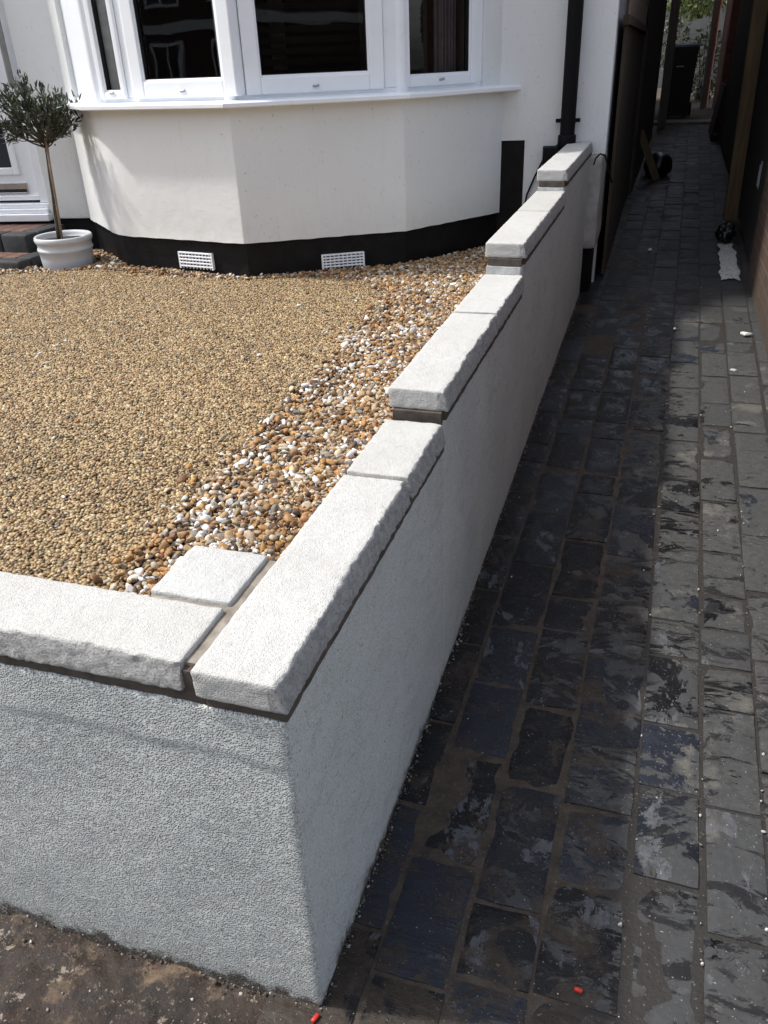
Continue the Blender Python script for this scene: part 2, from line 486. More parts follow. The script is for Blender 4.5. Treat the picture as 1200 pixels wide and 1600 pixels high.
def gridbox(lo, hi, step, r, disp=None):
    """closed box with rounded edges; step = grid spacing (None: just the rounding)"""
    lo, hi = Vector(lo), Vector(hi)
    ax = []
    for k in range(3):
        L = hi[k] - lo[k]
        rr = min(r, L * .45)
        inner = [lo[k], lo[k] + rr * .3, lo[k] + rr]
        if step and L - 2 * rr > step:
            m = int((L - 2 * rr) / step)
            inner += [lo[k] + rr + (L - 2 * rr) * i / (m + 1) for i in range(1, m + 1)]
        inner += [hi[k] - rr, hi[k] - rr * .3, hi[k]]
        ax.append(inner)
    idx, vs, fs = {}, [], []
    def vid(i, j, k):
        if (i, j, k) in idx:
            return idx[(i, j, k)]
        p = Vector((ax[0][i], ax[1][j], ax[2][k]))
        q = Vector([min(max(p[c], lo[c] + min(r, (hi[c] - lo[c]) * .45)), hi[c] - min(r, (hi[c] - lo[c]) * .45)) for c in range(3)])
        d = p - q
        if d.length > 1e-9:
            nrm = d.normalized()
            p = q + nrm * min(d.length, r) if sum(abs(x) > 1e-9 for x in d) > 1 else p
        else:
            nrm = Vector((0, 0, 1))
        if disp:
            p = disp(p, nrm)
        idx[(i, j, k)] = len(vs)
        vs.append(p)
        return idx[(i, j, k)]
    n = [len(a) - 1 for a in ax]
    for i in range(n[0]):
        for j in range(n[1]):
            fs.append((vid(i, j, 0), vid(i, j + 1, 0), vid(i + 1, j + 1, 0), vid(i + 1, j, 0)))
            fs.append((vid(i, j, n[2]), vid(i + 1, j, n[2]), vid(i + 1, j + 1, n[2]), vid(i, j + 1, n[2])))
    for i in range(n[0]):
        for k in range(n[2]):
            fs.append((vid(i, 0, k), vid(i + 1, 0, k), vid(i + 1, 0, k + 1), vid(i, 0, k + 1)))
            fs.append((vid(i, n[1], k), vid(i, n[1], k + 1), vid(i + 1, n[1], k + 1), vid(i + 1, n[1], k)))
    for j in range(n[1]):
        for k in range(n[2]):
            fs.append((vid(0, j, k), vid(0, j, k + 1), vid(0, j + 1, k + 1), vid(0, j + 1, k)))
            fs.append((vid(n[0], j, k), vid(n[0], j + 1, k), vid(n[0], j + 1, k + 1), vid(n[0], j, k + 1)))
    return vs, fs

OFF = {}
def obj(name, mb, mats, parent=None, smooth=False, loc=None):
    me = bpy.data.meshes.new(name)
    if parent is not None:
        off = OFF[parent.name]
    else:
        off = Vector(loc) if loc is not None else Vector((0, 0, 0))
    me.from_pydata([(v[0] - off.x, v[1] - off.y, v[2] - off.z) for v in mb.v], [], mb.f)
    if not isinstance(mats, (list, tuple)):
        mats = [mats]
    for m in mats:
        me.materials.append(m)
    if len(mats) > 1:
        me.polygons.foreach_set('material_index', mb.mi)
    if smooth:
        me.polygons.foreach_set('use_smooth', [True] * len(me.polygons))
    me.update()
    o = bpy.data.objects.new(name, me)
    COL.objects.link(o)
    if parent is not None:
        o.parent = parent
    else:
        o.location = off
    OFF[o.name] = off
    if smooth == 'auto':
        try:
            me.set_sharp_from_angle(angle=math.radians(35))
        except Exception:
            pass
    return o

def tag(o, label=None, cat=None, group=None, kind=None):
    if label: o['label'] = label
    if cat: o['category'] = cat
    if group: o['group'] = group
    if kind: o['kind'] = kind
    return o

def thing(name, loc, label, cat, group=None):
    o = bpy.data.objects.new(name, None)
    o.location = loc
    o.empty_display_size = .1
    COL.objects.link(o)
    OFF[o.name] = Vector(loc)
    return tag(o, label, cat, group)

def nz(x, y, z, s, seed=0):
    return noise.noise(Vector((x * s + seed, y * s + seed * 1.7, z * s)))
def fract(x, y, z, s, seed=0, octv=4):
    a, t, q = 1.0, 0.0, s
    for _ in range(octv):
        t += a * nz(x, y, z, q, seed)
        a *= .5
        q *= 2.03
    return t

def zg(y):
    return max(0.0, .035 * (min(y, 14.5) - .6)) if y > .6 else 0.0

# ------------------------------------------------------------------ garden wall
WALL = thing('garden_wall', (-.07, .07, 0), 'low stepped garden wall in pale grey roughcast under white coping stones', 'garden wall')
HA, HC, HD, HE, CT = .748, .8147, .915, 1.0025, .0483
BED = .023
def coping(lo, hi, rough_axes, seed, label=None):
    """rough_axes: faces ('x+', 'y-', 'x-') that are split rock face"""
    lo, hi = Vector(lo), Vector(hi)
    def disp(p, nrm):
        x, y, z = p
        q = p.copy()
        q += nrm * .0012 * fract(x, y, z, 70, seed) if nrm.length else q * 0
        for a in rough_axes:
            k = 'xyz'.index(a[0])
            sgn = 1 if a[1] == '+' else -1
            edge = hi[k] if sgn > 0 else lo[k]
            dist = abs(p[k] - edge)
            if dist < .030:
                w = 1 - dist / .030
                o = [x, y, z]; o[k] = 0
                dn = min(max((hi.z - z) / (hi.z - lo.z), 0), 1)
                lowf = fract(*o, 13, seed, 3)
                midf = fract(*o, 34, seed + 5, 3)
                fine = fract(*o, 120, seed + 3, 3)
                back = (.0110 + .0026 * lowf + .0030 * midf) * (1 - dn) ** 1.3
                amt = -back - .0018 * (1 + midf) + .0026 * fine + .003 * midf * dn * (1 - dn) * 4
                q[k] += sgn * amt * w
                if w > .5 and z > hi.z - .008:
                    q.z -= .0016 * abs(midf)
        q.z += .0006 * nz(x, y, 0, 35, seed)
        return q
    vs, fs = gridbox(lo, hi, .0075, .0045, disp)
    mb = MB()
    fm = []
    for f in fs:
        c = sum((vs[i] for i in f), Vector()) / len(f)
        m = 0
        for a in rough_axes:
            k = 'xyz'.index(a[0])
            d = (hi[k] - c[k]) if a[1] == '+' else (c[k] - lo[k])
            if d < .026 and c.z < hi.z - .0042:
                m = 1
        fm.append(m)
    mb.add(vs, fs)
    mb.mi = fm
    o = obj('coping_stone', mb, [M['stone'], M['split']], WALL, smooth=True)
    if label: o['label'] = label
    return o
J = .009
coping((-.14, 0, HA - CT), (0, .6045, HA), ['x+'], 1)
coping((-.14, .6205, HA - CT), (0, .889, HA), ['x+'], 2)
coping((-.14, .9104, HC - CT), (0, 1.530, HC), ['x+'], 3)
coping((-.14, 1.547, HC - CT), (0, 2.003, HC), ['x+'], 4)
coping((-.14, 2.0089, HD - CT), (0, 2.635, HD), ['x+'], 5)
coping((-.14, 2.652, HD - CT), (0, 3.166, HD), ['x+'], 6)
coping((-.14, 3.1719, HE - CT), (0, 3.866, HE), ['x+'], 7)
coping((-.14, 3.885, HE - CT), (0, 4.455, HE), ['x+'], 8)
coping((-.762, .002, HA - CT), (-.1615, .142, HA), ['y-'], 9)
coping((-1.375, .002, HA - CT), (-.775, .142, HA), ['y-'], 10)
coping((-1.988, .002, HA - CT), (-1.388, .142, HA), ['y-'], 11)
coping((-.297, .155, HA - CT), (-.1590, .295, HA), [], 12)['label'] = 'short square coping stone behind the front row'
# mortar joints between the copings (recessed) and the bed under them
mb = MB()
JT = .009
for y0, y1, h in ((.6045, .6205, HA), (1.530, 1.547, HC), (2.635, 2.652, HD), (3.866, 3.885, HE)):
    mb.box((-.134, y0 - .003, h - CT), (-.029, y1 + .003, h - (.010 if h < .78 else .026)), 0, 0 if h < .78 else 1)
mb.box((-.165, .024, HA - CT - .002), (-.136, .292, HA - JT))
mb.box((-.165, .0125, HA - CT - .002), (-.136, .0235, HA - JT - .006), 0, 1)
mb.box((-.292, .138, HA - CT), (-.165, .158, HA - .009))
for x in (-.7685, -1.3815):
    mb.box((x - .009, .012, HA - CT), (x + .009, .138, HA - .007))
def wob(mb, amp, s):
    mb.v = [(v[0] + amp * nz(*v, s, 5), v[1] + amp * nz(*v, s, 9), v[2]) for v in mb.v]
obj('mortar_joint', mb, [M['mortar'], M['mortar_dark']], WALL)
bed = MB()
for y0, y1, h in ((.0, .9, HA), (.905, 2.0, HC), (2.013, 3.165, HD), (3.176, 4.455, HE)):
    vs, fs = gridbox((-.131, y0 + .0115, h - CT - BED), (-.0085, y1, h - CT + .001), .02, .002,
                     lambda p, n: p + Vector((.0025 * nz(*p, 45, 3), .0025 * nz(*p, 45, 6), 0)))
    bed.add(vs, fs)
vs, fs = gridbox((-2.0, .0125, HA - CT - BED), (-.1315, .131, HA - CT + .001), .02, .002,
                 lambda p, n: p + Vector((0, .0025 * nz(*p, 45, 6), .0015 * nz(*p, 60, 8))))
bed.add(vs, fs)
obj('mortar_bed', bed, M['mortar_dark'], WALL, smooth='auto')
# risers where the coping steps up: brown mortar, and a strip of old white paint under the two far ones
ris = MB()
ris.box((-.130, .9035, HA - .06), (-.0155, .93, HC - CT - .0005), .002)
ris.box((-.130, 2.0055, HC + .026), (-.0165, 2.03, HD - CT - .001), .002)
ris.box((-.130, 3.1685, HD + .015), (-.0165, 3.19, HE - CT - .001), .002)
obj('mortar_riser', ris, M['mortar_dark'], WALL)
ris = MB()
for y, a, b in ((2.0045, HC - .05, HC + .0255), (3.1675, HD - .05, HD + .0145)):
    vs, fs = gridbox((-.134, y, a), (-.019, y + .03, b), .01, .002, lambda p, n: p + Vector((.002 * nz(*p, 50, 2), 0, .003 * nz(p.x, 0, 0, 60, 4))))
    ris.add(vs, fs)
M['oldpaint'] = simple('old_white_paint', (.46, .47, .46), .85, .25, 40, .6, 120)
obj('painted_brick', ris, M['oldpaint'], WALL)
# rendered body
body = MB()
def bd(lo, hi, step, amp, extra=None):
    def disp(p, n):
        x, y, z = p
        q = p + Vector((amp * fract(x, y, z, 5, 4, 3), amp * fract(x, y, z, 5, 8, 3), 0))
        return extra(q) if extra else q
    vs, fs = gridbox(lo, hi, step, .004, disp)
    m = []
    for f in fs:
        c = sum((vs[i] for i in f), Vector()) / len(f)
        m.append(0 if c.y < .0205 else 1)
    n0 = len(body.f)
    body.add(vs, fs)
    body.mi[n0:] = m
def ledge(p):
    # the top coat of the front stands a little proud of the coat below it
    if p.y < .06:
        k = (p.z - .584 - .008 * nz(p.x, 0, 0, 9, 2)) / .007
        k = min(max(k, 0), 1)
        p.y += .0019 * (1 - k)
    if p.z > .60 and p.z < .70 and p.z > tA - .004:
        p.z += .0035 * fract(p.x, 0, 0, 38, 4, 4)
    return p
tA = HA - CT - BED
bd((-2.0, .0075, -.16), (-.014, .128, tA), .0085, .0019, ledge)
bd((-.127, .126, -.16), (-.0142, .9095, tA - .0005), .03, .0012)
bd((-.127, .909, -.16), (-.0145, 2.0105, HC - CT - BED), .04, .0012)
bd((-.127, 2.010, -.16), (-.0148, 3.174, HD - CT - BED), .04, .0012)
bd((-.127, 3.1735, -.16), (-.0151, 4.466, HE - CT - BED), .04, .0012)
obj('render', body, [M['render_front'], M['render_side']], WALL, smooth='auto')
# ragged mortar droppings along the foot of the wall
def rock_verts(n, r, flat=.6, seed=None):
    base = ICO
    out = []
    for _ in range(n):
        pass
    return out
def ico(sub):
    import bmesh
    bm = bmesh.new()
    bmesh.ops.create_icosphere(bm, subdivisions=sub, radius=1)
    v = np.array([x.co[:] for x in bm.verts])
    f = np.array([[y.index for y in x.verts] for x in bm.faces])
    bm.free()
    return v, f
ICO1, ICOF1 = ico(1)
ICO2, ICOF2 = ico(2)
def rotmats(n, tilt):
    a = RNG.uniform(0, 2 * np.pi, n)
    b = RNG.normal(0, tilt, n)
    c = RNG.normal(0, tilt, n)
    ca, sa, cb, sb, cc, sc = np.cos(a), np.sin(a), np.cos(b), np.sin(b), np.cos(c), np.sin(c)
    Z = np.zeros((n, 3, 3)); Z[:, 0, 0] = ca; Z[:, 0, 1] = -sa; Z[:, 1, 0] = sa; Z[:, 1, 1] = ca; Z[:, 2, 2] = 1
    X = np.zeros((n, 3, 3)); X[:, 0, 0] = 1; X[:, 1, 1] = cb; X[:, 1, 2] = -sb; X[:, 2, 1] = sb; X[:, 2, 2] = cb
    Y = np.zeros((n, 3, 3)); Y[:, 1, 1] = 1; Y[:, 0, 0] = cc; Y[:, 0, 2] = sc; Y[:, 2, 0] = -sc; Y[:, 2, 2] = cc
    return X @ Y @ Z
def stones(name, P, dims, cols, mat, tilt=.35, fine=False, smooth=True, rough=.22):
    """one mesh of many small stones; P (n,3), dims (n,3), cols (n,3)"""
    base, bf = (ICO2, ICOF2) if fine else (ICO1, ICOF1)
    n = len(P)
    nvar = 24
    var = base[None] * (1 + RNG.normal(0, rough, (nvar, len(base), 1)).clip(-.4, .4))
    if fine:
        # angular flint: chop with a few planes
        for k in range(nvar):
            for _ in range(7):
                d = RNG.normal(size=3); d /= np.linalg.norm(d)
                h = RNG.uniform(.42, .8)
                s = (base @ d)
                var[k] = base * 1.0 if _ == 0 else var[k]
                s = var[k] @ d
                var[k] -= np.outer(np.maximum(s - h, 0), d)
    vi = RNG.integers(0, nvar, n)
    V = var[vi] * dims[:, None, :]
    V = np.einsum('nij,nkj->nki', rotmats(n, tilt), V) + P[:, None, :]
    nv, nf = len(base), len(bf)
    verts = V.reshape(-1, 3).astype(np.float32)
    faces = (bf[None] + (np.arange(n) * nv)[:, None, None]).reshape(-1).astype(np.int32)
    me = bpy.data.meshes.new(name)
    me.vertices.add(len(verts)); me.vertices.foreach_set('co', verts.ravel())
    me.loops.add(len(faces)); me.loops.foreach_set('vertex_index', faces)
    me.polygons.add(n * nf)
    me.polygons.foreach_set('loop_start', np.arange(0, len(faces), 3, dtype=np.int32))
    me.polygons.foreach_set('loop_total', np.full(n * nf, 3, np.int32))
    me.update()
    if smooth:
        me.polygons.foreach_set('use_smooth', np.ones(n * nf, bool))
    if cols is not None:
        ca = me.color_attributes.new('Col', 'FLOAT_COLOR', 'POINT')
        cc = np.ones((n, nv, 4), np.float32)
        cc[:, :, :3] = cols[:, None, :]
        ca.data.foreach_set('color', cc.ravel())
    me.materials.append(mat)
    me.validate()
    o = bpy.data.objects.new(name, me)
    COL.objects.link(o)
    OFF[o.name] = Vector((0, 0, 0))
    return o

n = 1500
yy = RNG.uniform(.0, 4.4, n) ** 1.0
xx = -.014 + np.abs(RNG.normal(0, .007, n))
d = RNG.uniform(.0015, .006, n)
P = np.stack([xx, yy, np.array([zg(y) for y in yy]) + np.abs(RNG.normal(0, .006, n)) - .002], 1)
n2 = 700
x2 = RNG.uniform(-1.9, 0, n2)
P2 = np.stack([x2, .014 - np.abs(RNG.normal(0, .008, n2)), RNG.normal(.0, .006, n2) - .004], 1)
P = np.concatenate([P, P2])
dd = RNG.lognormal(np.log(.0017), .45, (len(P), 1)).clip(.0008, .0036) * RNG.uniform(.5, 1.4, (len(P), 3))
cc = np.where(RNG.random((len(P), 1)) < .35, np.array([[.30, .28, .25]]), np.array([[.10, .085, .07]])) * RNG.uniform(.6, 1.2, (len(P), 1))
t = NT('crumb_coloured'); a = t.n('Attribute', attribute_name='Col')
M['crumbcol'] = t.out(a.outputs['Color'], .9)
o = stones('mortar_crumbs', P, dd, cc, M['crumbcol'], .8, False, False, .35)
tag(o, 'crumbs of render and mortar dropped along the foot of the wall', None, kind='stuff')

# ------------------------------------------------------------------ ground, alley, garden base
mb = MB()
mb.add([(-60, -60, -.075), (60, -60, -.075), (60, 80, -.075), (-60, 80, -.075)], [(0, 1, 2, 3)])
tag(obj('ground', mb, M['asphalt']), kind='structure')
# muddy strip in front of the wall and along the near end of the alley
def sheet(name, x0, x1, y0, y1, st, hf, mat, kind='structure'):
    nx, ny = int((x1 - x0) / st) + 1, int((y1 - y0) / st) + 1
    mb = MB()
    vs = [(x0 + (x1 - x0) * i / (nx - 1), y0 + (y1 - y0) * j / (ny - 1), 0) for j in range(ny) for i in range(nx)]
    vs = [(x, y, hf(x, y)) for x, y, _ in vs]
    fs = [(j * nx + i, j * nx + i + 1, (j + 1) * nx + i + 1, (j + 1) * nx + i) for j in range(ny - 1) for i in range(nx - 1)]
    mb.add(vs, fs)
    return tag(obj(name, mb, mat, smooth=True), kind=kind)
def mudz(x, y):
    h = -.012 + .018 * fract(x, y, 0, 4, 3, 5) + .011 * fract(x, y, 0, 22, 6, 4)
    if x > -.05:
        h -= .018 * min(1, (x + .05) / .12)
    return h
sheet('mud', -2.2, 1.1, -.9, .03, .010, mudz, M['mud'])
sheet('joint_bed', -.02, 1.05, .0, 14.6, .05, lambda x, y: zg(y) - .0042 + .004 * nz(x, y, 0, 9, 2), M['silt'])
def sheet_far(name, x0, x1, y0, y1, z, mat):
    mb = MB(); mb.add([(x0, y0, z), (x1, y0, z), (x1, y1, z), (x0, y1, z)], [(0, 1, 2, 3)])
    return tag(obj(name, mb, mat), kind='structure')
# pavers, one mesh: the path
def build_pavers():
    XS = [-.115, .048, .192, .332, .484, .622, .748, .885, 1.03]
    verts, faces, cols = [], [], []
    nv = 0
    for c in range(len(XS) - 1):
        y = -.02 - random.uniform(0, .2)
        while y < 13.3:
            L = random.choice([.31, .315, .32, .31, .33, .24, .16] if y > 1.1 else [.31, .26, .28, .20, .16, .24])
            y1 = min(y + L, 13.3)
            ym = (y + y1) / 2
            g = .004 + random.uniform(0, .003)
            w0, w1 = XS[c] + random.uniform(-.004, .004), XS[c + 1] + random.uniform(-.004, .004)
            dz = random.gauss(0, .0014)
            tx, ty = random.gauss(0, .006), random.gauss(0, .006)
            near = ym < 3.5
            nx, ny = (9, 13) if near else (3, 3)
            sd = random.uniform(0, 99)
            amp = .0017 if near else 0
            P = []
            for j in range(ny):
                for i in range(nx):
                    u, v = i / (nx - 1), j / (ny - 1)
                    edge = min(u, 1 - u, v, 1 - v)
                    yy = y + g + (y1 - y - 2 * g) * v
                    sh = .016 * yy
                    wl, wr = w0 + g, w1 - g
                    if near:
                        if i in (0, nx - 1): u += .012 * nz(0, v * 4, i, 1.0, sd)
                        if j in (0, ny - 1): yy += .0022 * nz(u * 4, 0, j, 1.0, sd)
                    xx = wl + (wr - wl) * u + sh
                    z = zg(yy) + dz + tx * (u - .5) * .14 + ty * (v - .5) * .25
                    z += amp * fract(xx, yy, 0, 18, sd, 4)
                    if edge == 0: z -= .0028
                    P.append((xx, yy, z))
            n0 = len(P)
            top = [(j * nx + i, j * nx + i + 1, (j + 1) * nx + i + 1, (j + 1) * nx + i) for j in range(ny - 1) for i in range(nx - 1)]
            ring = [i for i in range(nx)] + [j * nx + nx - 1 for j in range(1, ny)] + [(ny - 1) * nx + i for i in range(nx - 2, -1, -1)] + [j * nx for j in range(ny - 2, 0, -1)]
            P += [(P[i][0], P[i][1], P[i][2] - .03) for i in ring]
            m = len(ring)
            side = [(ring[(k + 1) % m], ring[k], n0 + k, n0 + (k + 1) % m) for k in range(m)]
            verts += P
            faces += [tuple(q + nv for q in f) for f in top + side]
            col = (random.random(), random.random(), random.random())
            cols += [col] * len(P)
            nv += len(P)
            y = y1
    me = bpy.data.meshes.new('path')
    me.from_pydata(verts, [], faces)
    ca = me.color_attributes.new('Col', 'FLOAT_COLOR', 'POINT')
    arr = np.ones((len(verts), 4), np.float32); arr[:, :3] = cols
    ca.data.foreach_set('color', arr.ravel())
    me.polygons.foreach_set('use_smooth', [True] * len(me.polygons))
    me.set_sharp_from_angle(angle=math.radians(50))
    me.materials.append(M['slate'])
    o = bpy.data.objects.new('path', me)
    COL.objects.link(o)
    tag(o, kind='structure')
build_pavers()
mb = MB()
mb.box((.1, 13.32, .3), (1.02, 13.85, .478), .004)
tag(obj('path_slab', mb, M['concrete']), kind='structure')
sheet('yard_path', .0, 1.4, 13.86, 24, .2, lambda x, y: .48 + .012 * (y - 14) + .02 * nz(x, y, 0, 3, 1), M['earth'])
# garden fill behind the wall
GZ = .44
mb = MB()
mb.prism([(-6.5, .127), (-.126, .127), (-.126, 4.47), (-6.5, 3.44)], -.16, GZ - .012)
tag(obj('garden_ground', mb, M['subsoil']), kind='structure')

# ------------------------------------------------------------------ gravel
C0b, C0, C1, C2, C3 = (-3.1, 3.93), (-2.565, 3.445), (-1.697, 3.31), (-.922, 3.751), (-.521, 4.387)
RES = np.array([(-.64, .135), (-.67, .50), (-.72, .94), (-.725, 1.37), (-.745, 1.84), (-.77, 2.47), (-.80, 2.95), (-.90, 3.26), (-1.05, 3.37), (-1.35, 3.42), (-1.75, 3.285), (-2.26, 3.33), (-2.7, 3.42), (-3.05, 3.27), (-3.3, 3.18), (-6.4, 2.9), (-6.4, .135)])
def inpoly(P, poly):
    x, y = P[:, 0], P[:, 1]
    r = np.zeros(len(P), bool)
    j = len(poly) - 1
    for i in range(len(poly)):
        xi, yi = poly[i]; xj, yj = poly[j]
        c = ((yi > y) != (yj > y)) & (x < (xj - xi) * (y - yi) / (yj - yi + 1e-12) + xi)
        r ^= c
        j = i
    return r
def jgrid(x0, x1, y0, y1, st):
    xs = np.arange(x0, x1, st); ys = np.arange(y0, y1, st * .87)
    X, Y = np.meshgrid(xs, ys)
    X = X + (np.arange(len(ys)) % 2)[:, None] * st * .5
    P = np.stack([X.ravel(), Y.ravel()], 1)
    return P + RNG.uniform(-.36, .36, P.shape) * st
def pick(n, pal, w):
    w = np.array(w, float); w /= w.sum()
    c = np.array(pal)[RNG.choice(len(pal), n, p=w)]
    return c * RNG.uniform(.75, 1.2, (n, 1)) * RNG.normal(1, .02, (n, 3))
# bound gravel
P = jgrid(-4.4, -.6, .132, 3.5, .0102)
P = P[inpoly(P + RNG.normal(0, .014, P.shape), RES)]
n = len(P)
Z = GZ - .003 + RNG.normal(0, .0011, n)
sz_ = RNG.lognormal(0, .22, n).clip(.6, 1.5)
dims = np.stack([RNG.uniform(.0056, .0094, n) * sz_, RNG.uniform(.0044, .0066, n) * sz_, RNG.uniform(.0030, .0042, n)], 1)
pal = [(.47, .345, .195), (.38, .265, .145), (.56, .445, .28), (.12, .085, .05), (.26, .17, .09), (.66, .58, .44), (.29, .255, .20)]
cols = pick(n, pal, [30, 24, 20, 10, 10, 5, 6]) * np.array([.73, .68, .575])
blot = np.array([fract(p[0], p[1], 0, 1.4, 3, 3) for p in P[::1]]) if n < 250000 else np.zeros(n)
cols = cols * (1 + .12 * blot)[:, None]
o = stones('resin_gravel', np.column_stack([P, Z]), dims, cols, M['resin'], .22, False)
tag(o, 'bound tan gravel laid flat over the front garden', None, kind='stuff')
mb = MB()
mb.prism([tuple(p) for p in RES], GZ - .011, GZ - .0042)
tag(obj('gravel_bed', mb, M['resinbase']), kind='structure')
# loose flint
LOOSE = np.array([(-.6, .133), (-.127, .133), (-.127, 4.45), (-.5, 4.37), (-.54, 4.36), (-.935, 3.74), (-1.70, 3.325), (-2.56, 3.485), (-3.05, 3.9), (-3.36, 3.85), (-3.5, 3.1), (-1.6, 3.1), (-1.05, 3.1), (-.6, 2.9)])
PL = []
for st, lay in ((.0165, 0), (.021, 1)):
    P = jgrid(-3.5, -.12, .13, 4.45, st)
    q = P + RNG.normal(0, .022, P.shape)
    k = inpoly(P, LOOSE) & ~inpoly(q, RES)
    full = inpoly(P, np.array([(-.85, .133), (-.127, .133), (-.127, 4.45), (-.5, 4.37), (-.935, 3.74), (-1.70, 3.325), (-2.56, 3.485), (-3.0, 3.86), (-3.36, 3.85), (-3.5, 3.1), (-1.2, 3.05)])) & ~inpoly(q, RES)
    P = P[full]
    dp = np.hypot(P[:, 0] + 3.0, P[:, 1] - 3.50)
    P = P[dp > .19]
    PL.append(np.column_stack([P, np.full(len(P), GZ + .000 + lay * .0075)]))
# a few strays on top of the bound gravel beside the edge
es = []
for i in range(len(RES) - 5):
    a, b = RES[i], RES[i + 1]
    m = int(np.linalg.norm(b - a) * 42)
    tt = RNG.random(m)
    e = a + (b - a) * tt[:, None]
    es.append(e + np.column_stack([-np.abs(RNG.normal(0, .05, m)), RNG.normal(0, .03, m)]))
es = np.concatenate(es)
es = es[inpoly(es, RES)]
PL.append(np.column_stack([es, np.full(len(es), GZ + .0055)]))
g_ = jgrid(-3.5, -.12, .13, 4.45, .0085)
g_ = g_[inpoly(g_, LOOSE) & ~inpoly(g_ + RNG.normal(0, .015, g_.shape), RES) & (np.hypot(g_[:, 0] + 3, g_[:, 1] - 3.5) > .19)]
grit = np.column_stack([g_, np.full(len(g_), GZ + .001)])
st_ = np.column_stack([RNG.uniform(-3.4, -.8, 90), RNG.uniform(.2, 3.2, 90), np.full(90, GZ + .004)])
PL.insert(0, st_)
m = 160
xs = RNG.uniform(-1.6, -.5, m)
e = np.column_stack([xs, .137 + np.abs(RNG.normal(0, .018, m)), np.full(m, GZ + .005)])
PL.append(e)
PL.append(grit)
P = np.concatenate(PL)
n = len(P)
ng = len(grit)
P[:, 2] += RNG.normal(0, .003, n) + np.array([.006 * nz(p[0], p[1], 0, 6, 4) for p in P])
s = RNG.lognormal(np.log(.0094), .30, n).clip(.005, .018)
s[-ng:] = RNG.lognormal(np.log(.0045), .3, ng)
s[:90] *= .75
dims = np.stack([s * RNG.uniform(1.0, 1.45, n), s * RNG.uniform(.75, 1.05, n), s * RNG.uniform(.45, .8, n)], 1)
pal = [(.38, .215, .095), (.47, .33, .18), (.23, .125, .065), (.12, .08, .055), (.76, .75, .72), (.60, .51, .37), (.28, .255, .22), (.50, .27, .09)]
wts = np.tile(np.array([24, 18, 12, 9, 13, 12, 7, 9], float), (n, 1))
# white chippings lie in drifts
drift = np.array([nz(p[0], p[1], 0, 4.5, 12) for p in P]) + .35 * np.array([nz(p[0], p[1], 0, 14, 2) for p in P])
edge = np.abs(P[:, 0] + .66) < .13
wts[:, 4] = np.clip(11 + 34 * drift + edge * 9, 4, 36)
wts /= wts.sum(1, keepdims=True)
ch = (wts.cumsum(1) > RNG.random((n, 1))).argmax(1)
ch[:90] = np.where(RNG.random(90) < .6, 4, ch[:90])
cols = np.array(pal)[ch] * RNG.uniform(.72, 1.15, (n, 1)) * RNG.normal(1, .02, (n, 3))
cols = (cols * .92).clip(0, .72)
o = stones('loose_gravel', P, dims, cols, M['flint'], .5, True, False)
tag(o, 'loose golden flint and white chippings along the wall and bay', None, kind='stuff')

# ------------------------------------------------------------------ house
TH = math.radians(9.1)
FD = Vector((math.cos(TH), math.sin(TH), 0))
FN = Vector((math.sin(TH), -math.cos(TH), 0))
F0 = Vector((0, 4.47, 0))
HOUSE = thing('house', (-1.7, 4.3, GZ), 'white rendered house with angled bay window and black painted plinth', 'house')
def fs(x):            # distance along the facade for a given world x
    return x / FD.x
def facade(mb, x0, x1, z0, z1, n0=-.25, n1=0.0, r=0, mi=0):
    return mb.obbox(F0, FD, fs(x0), fs(x1), n0, n1, z0, z1, r, mi)
mb = MB()
ZB, ZS = .623, 1.276
facade(mb, -.388, .066, .935, 5.6)
facade(mb, -.388, -.0005, .42, .935)
facade(mb, -.62, -.388, 1.018, 5.6)
facade(mb, -3.40, -3.02, ZB, 5.6, -.25, 0, .006)
facade(mb, -3.0195, -.6205, 2.30, 5.6, -.25, -.001)
facade(mb, -8.0, -3.4005, 2.75, 5.6, -.25, -.0012)
facade(mb, -8.0, -4.45, ZB, 2.7495, -.25, -.0012)
# side and back walls
mb.box((-.12, 4.73, -.1), (.05, 11.6, 5.6))
mb.box((-8.0, 11.6, -.1), (.05, 11.8, 5.6))
mb.box((-3.0, 11.81, -.1), (.04, 18.5, 4.6))  # unseen rear extension, added to shade the bin
mb.box((-8.2, 3.6, -.1), (-8.0, 11.8, 5.6))
obj('wall', mb, M['house'], HOUSE)
mb = MB()
vs, fs_ = gridbox((-.06, 4.312, .41), (.054, 4.72, .933), .03, .012, lambda p, n: p + Vector((.005 * nz(*p, 12, 3), .005 * nz(*p, 12, 6), .006 * nz(p.x, p.y, 0, 25, 1))))
vs = [(v.x, v.y + .155 * v.x + .14, v.z) for v in vs]
mb.add(vs, fs_)
o = obj('corner_pier', mb, M['pier'], HOUSE, smooth='auto')
o['label'] = 'rough weathered grey corner pier below the white render'
bay = [C0b, C0, C1, C2, C3]
def offset(poly, d):
    out = []
    n = len(poly)
    for i in range(n):
        if i == 0:
            e = Vector(poly[1]) - Vector(poly[0]); e.normalize(); nn = Vector((e.y, -e.x)); p = Vector(poly[0]) + nn * d
        elif i == n - 1:
            e = Vector(poly[-1]) - Vector(poly[-2]); e.normalize(); nn = Vector((e.y, -e.x)); p = Vector(poly[-1]) + nn * d
        else:
            e1 = (Vector(poly[i]) - Vector(poly[i - 1])).normalized(); e2 = (Vector(poly[i + 1]) - Vector(poly[i])).normalized()
            n1 = Vector((e1.y, -e1.x)); n2 = Vector((e2.y, -e2.x)); b = (n1 + n2).normalized()
            p = Vector(poly[i]) + b * (d / b.dot(n1))
        out.append((p.x, p.y))
    return out
def shell(poly, d0, d1, z0, z1, rnd=False):
    """thin wall following the bay: inner offset d0, outer offset d1"""
    a = offset(poly, d1); b = offset(poly, d0)
    return a + list(reversed(b))
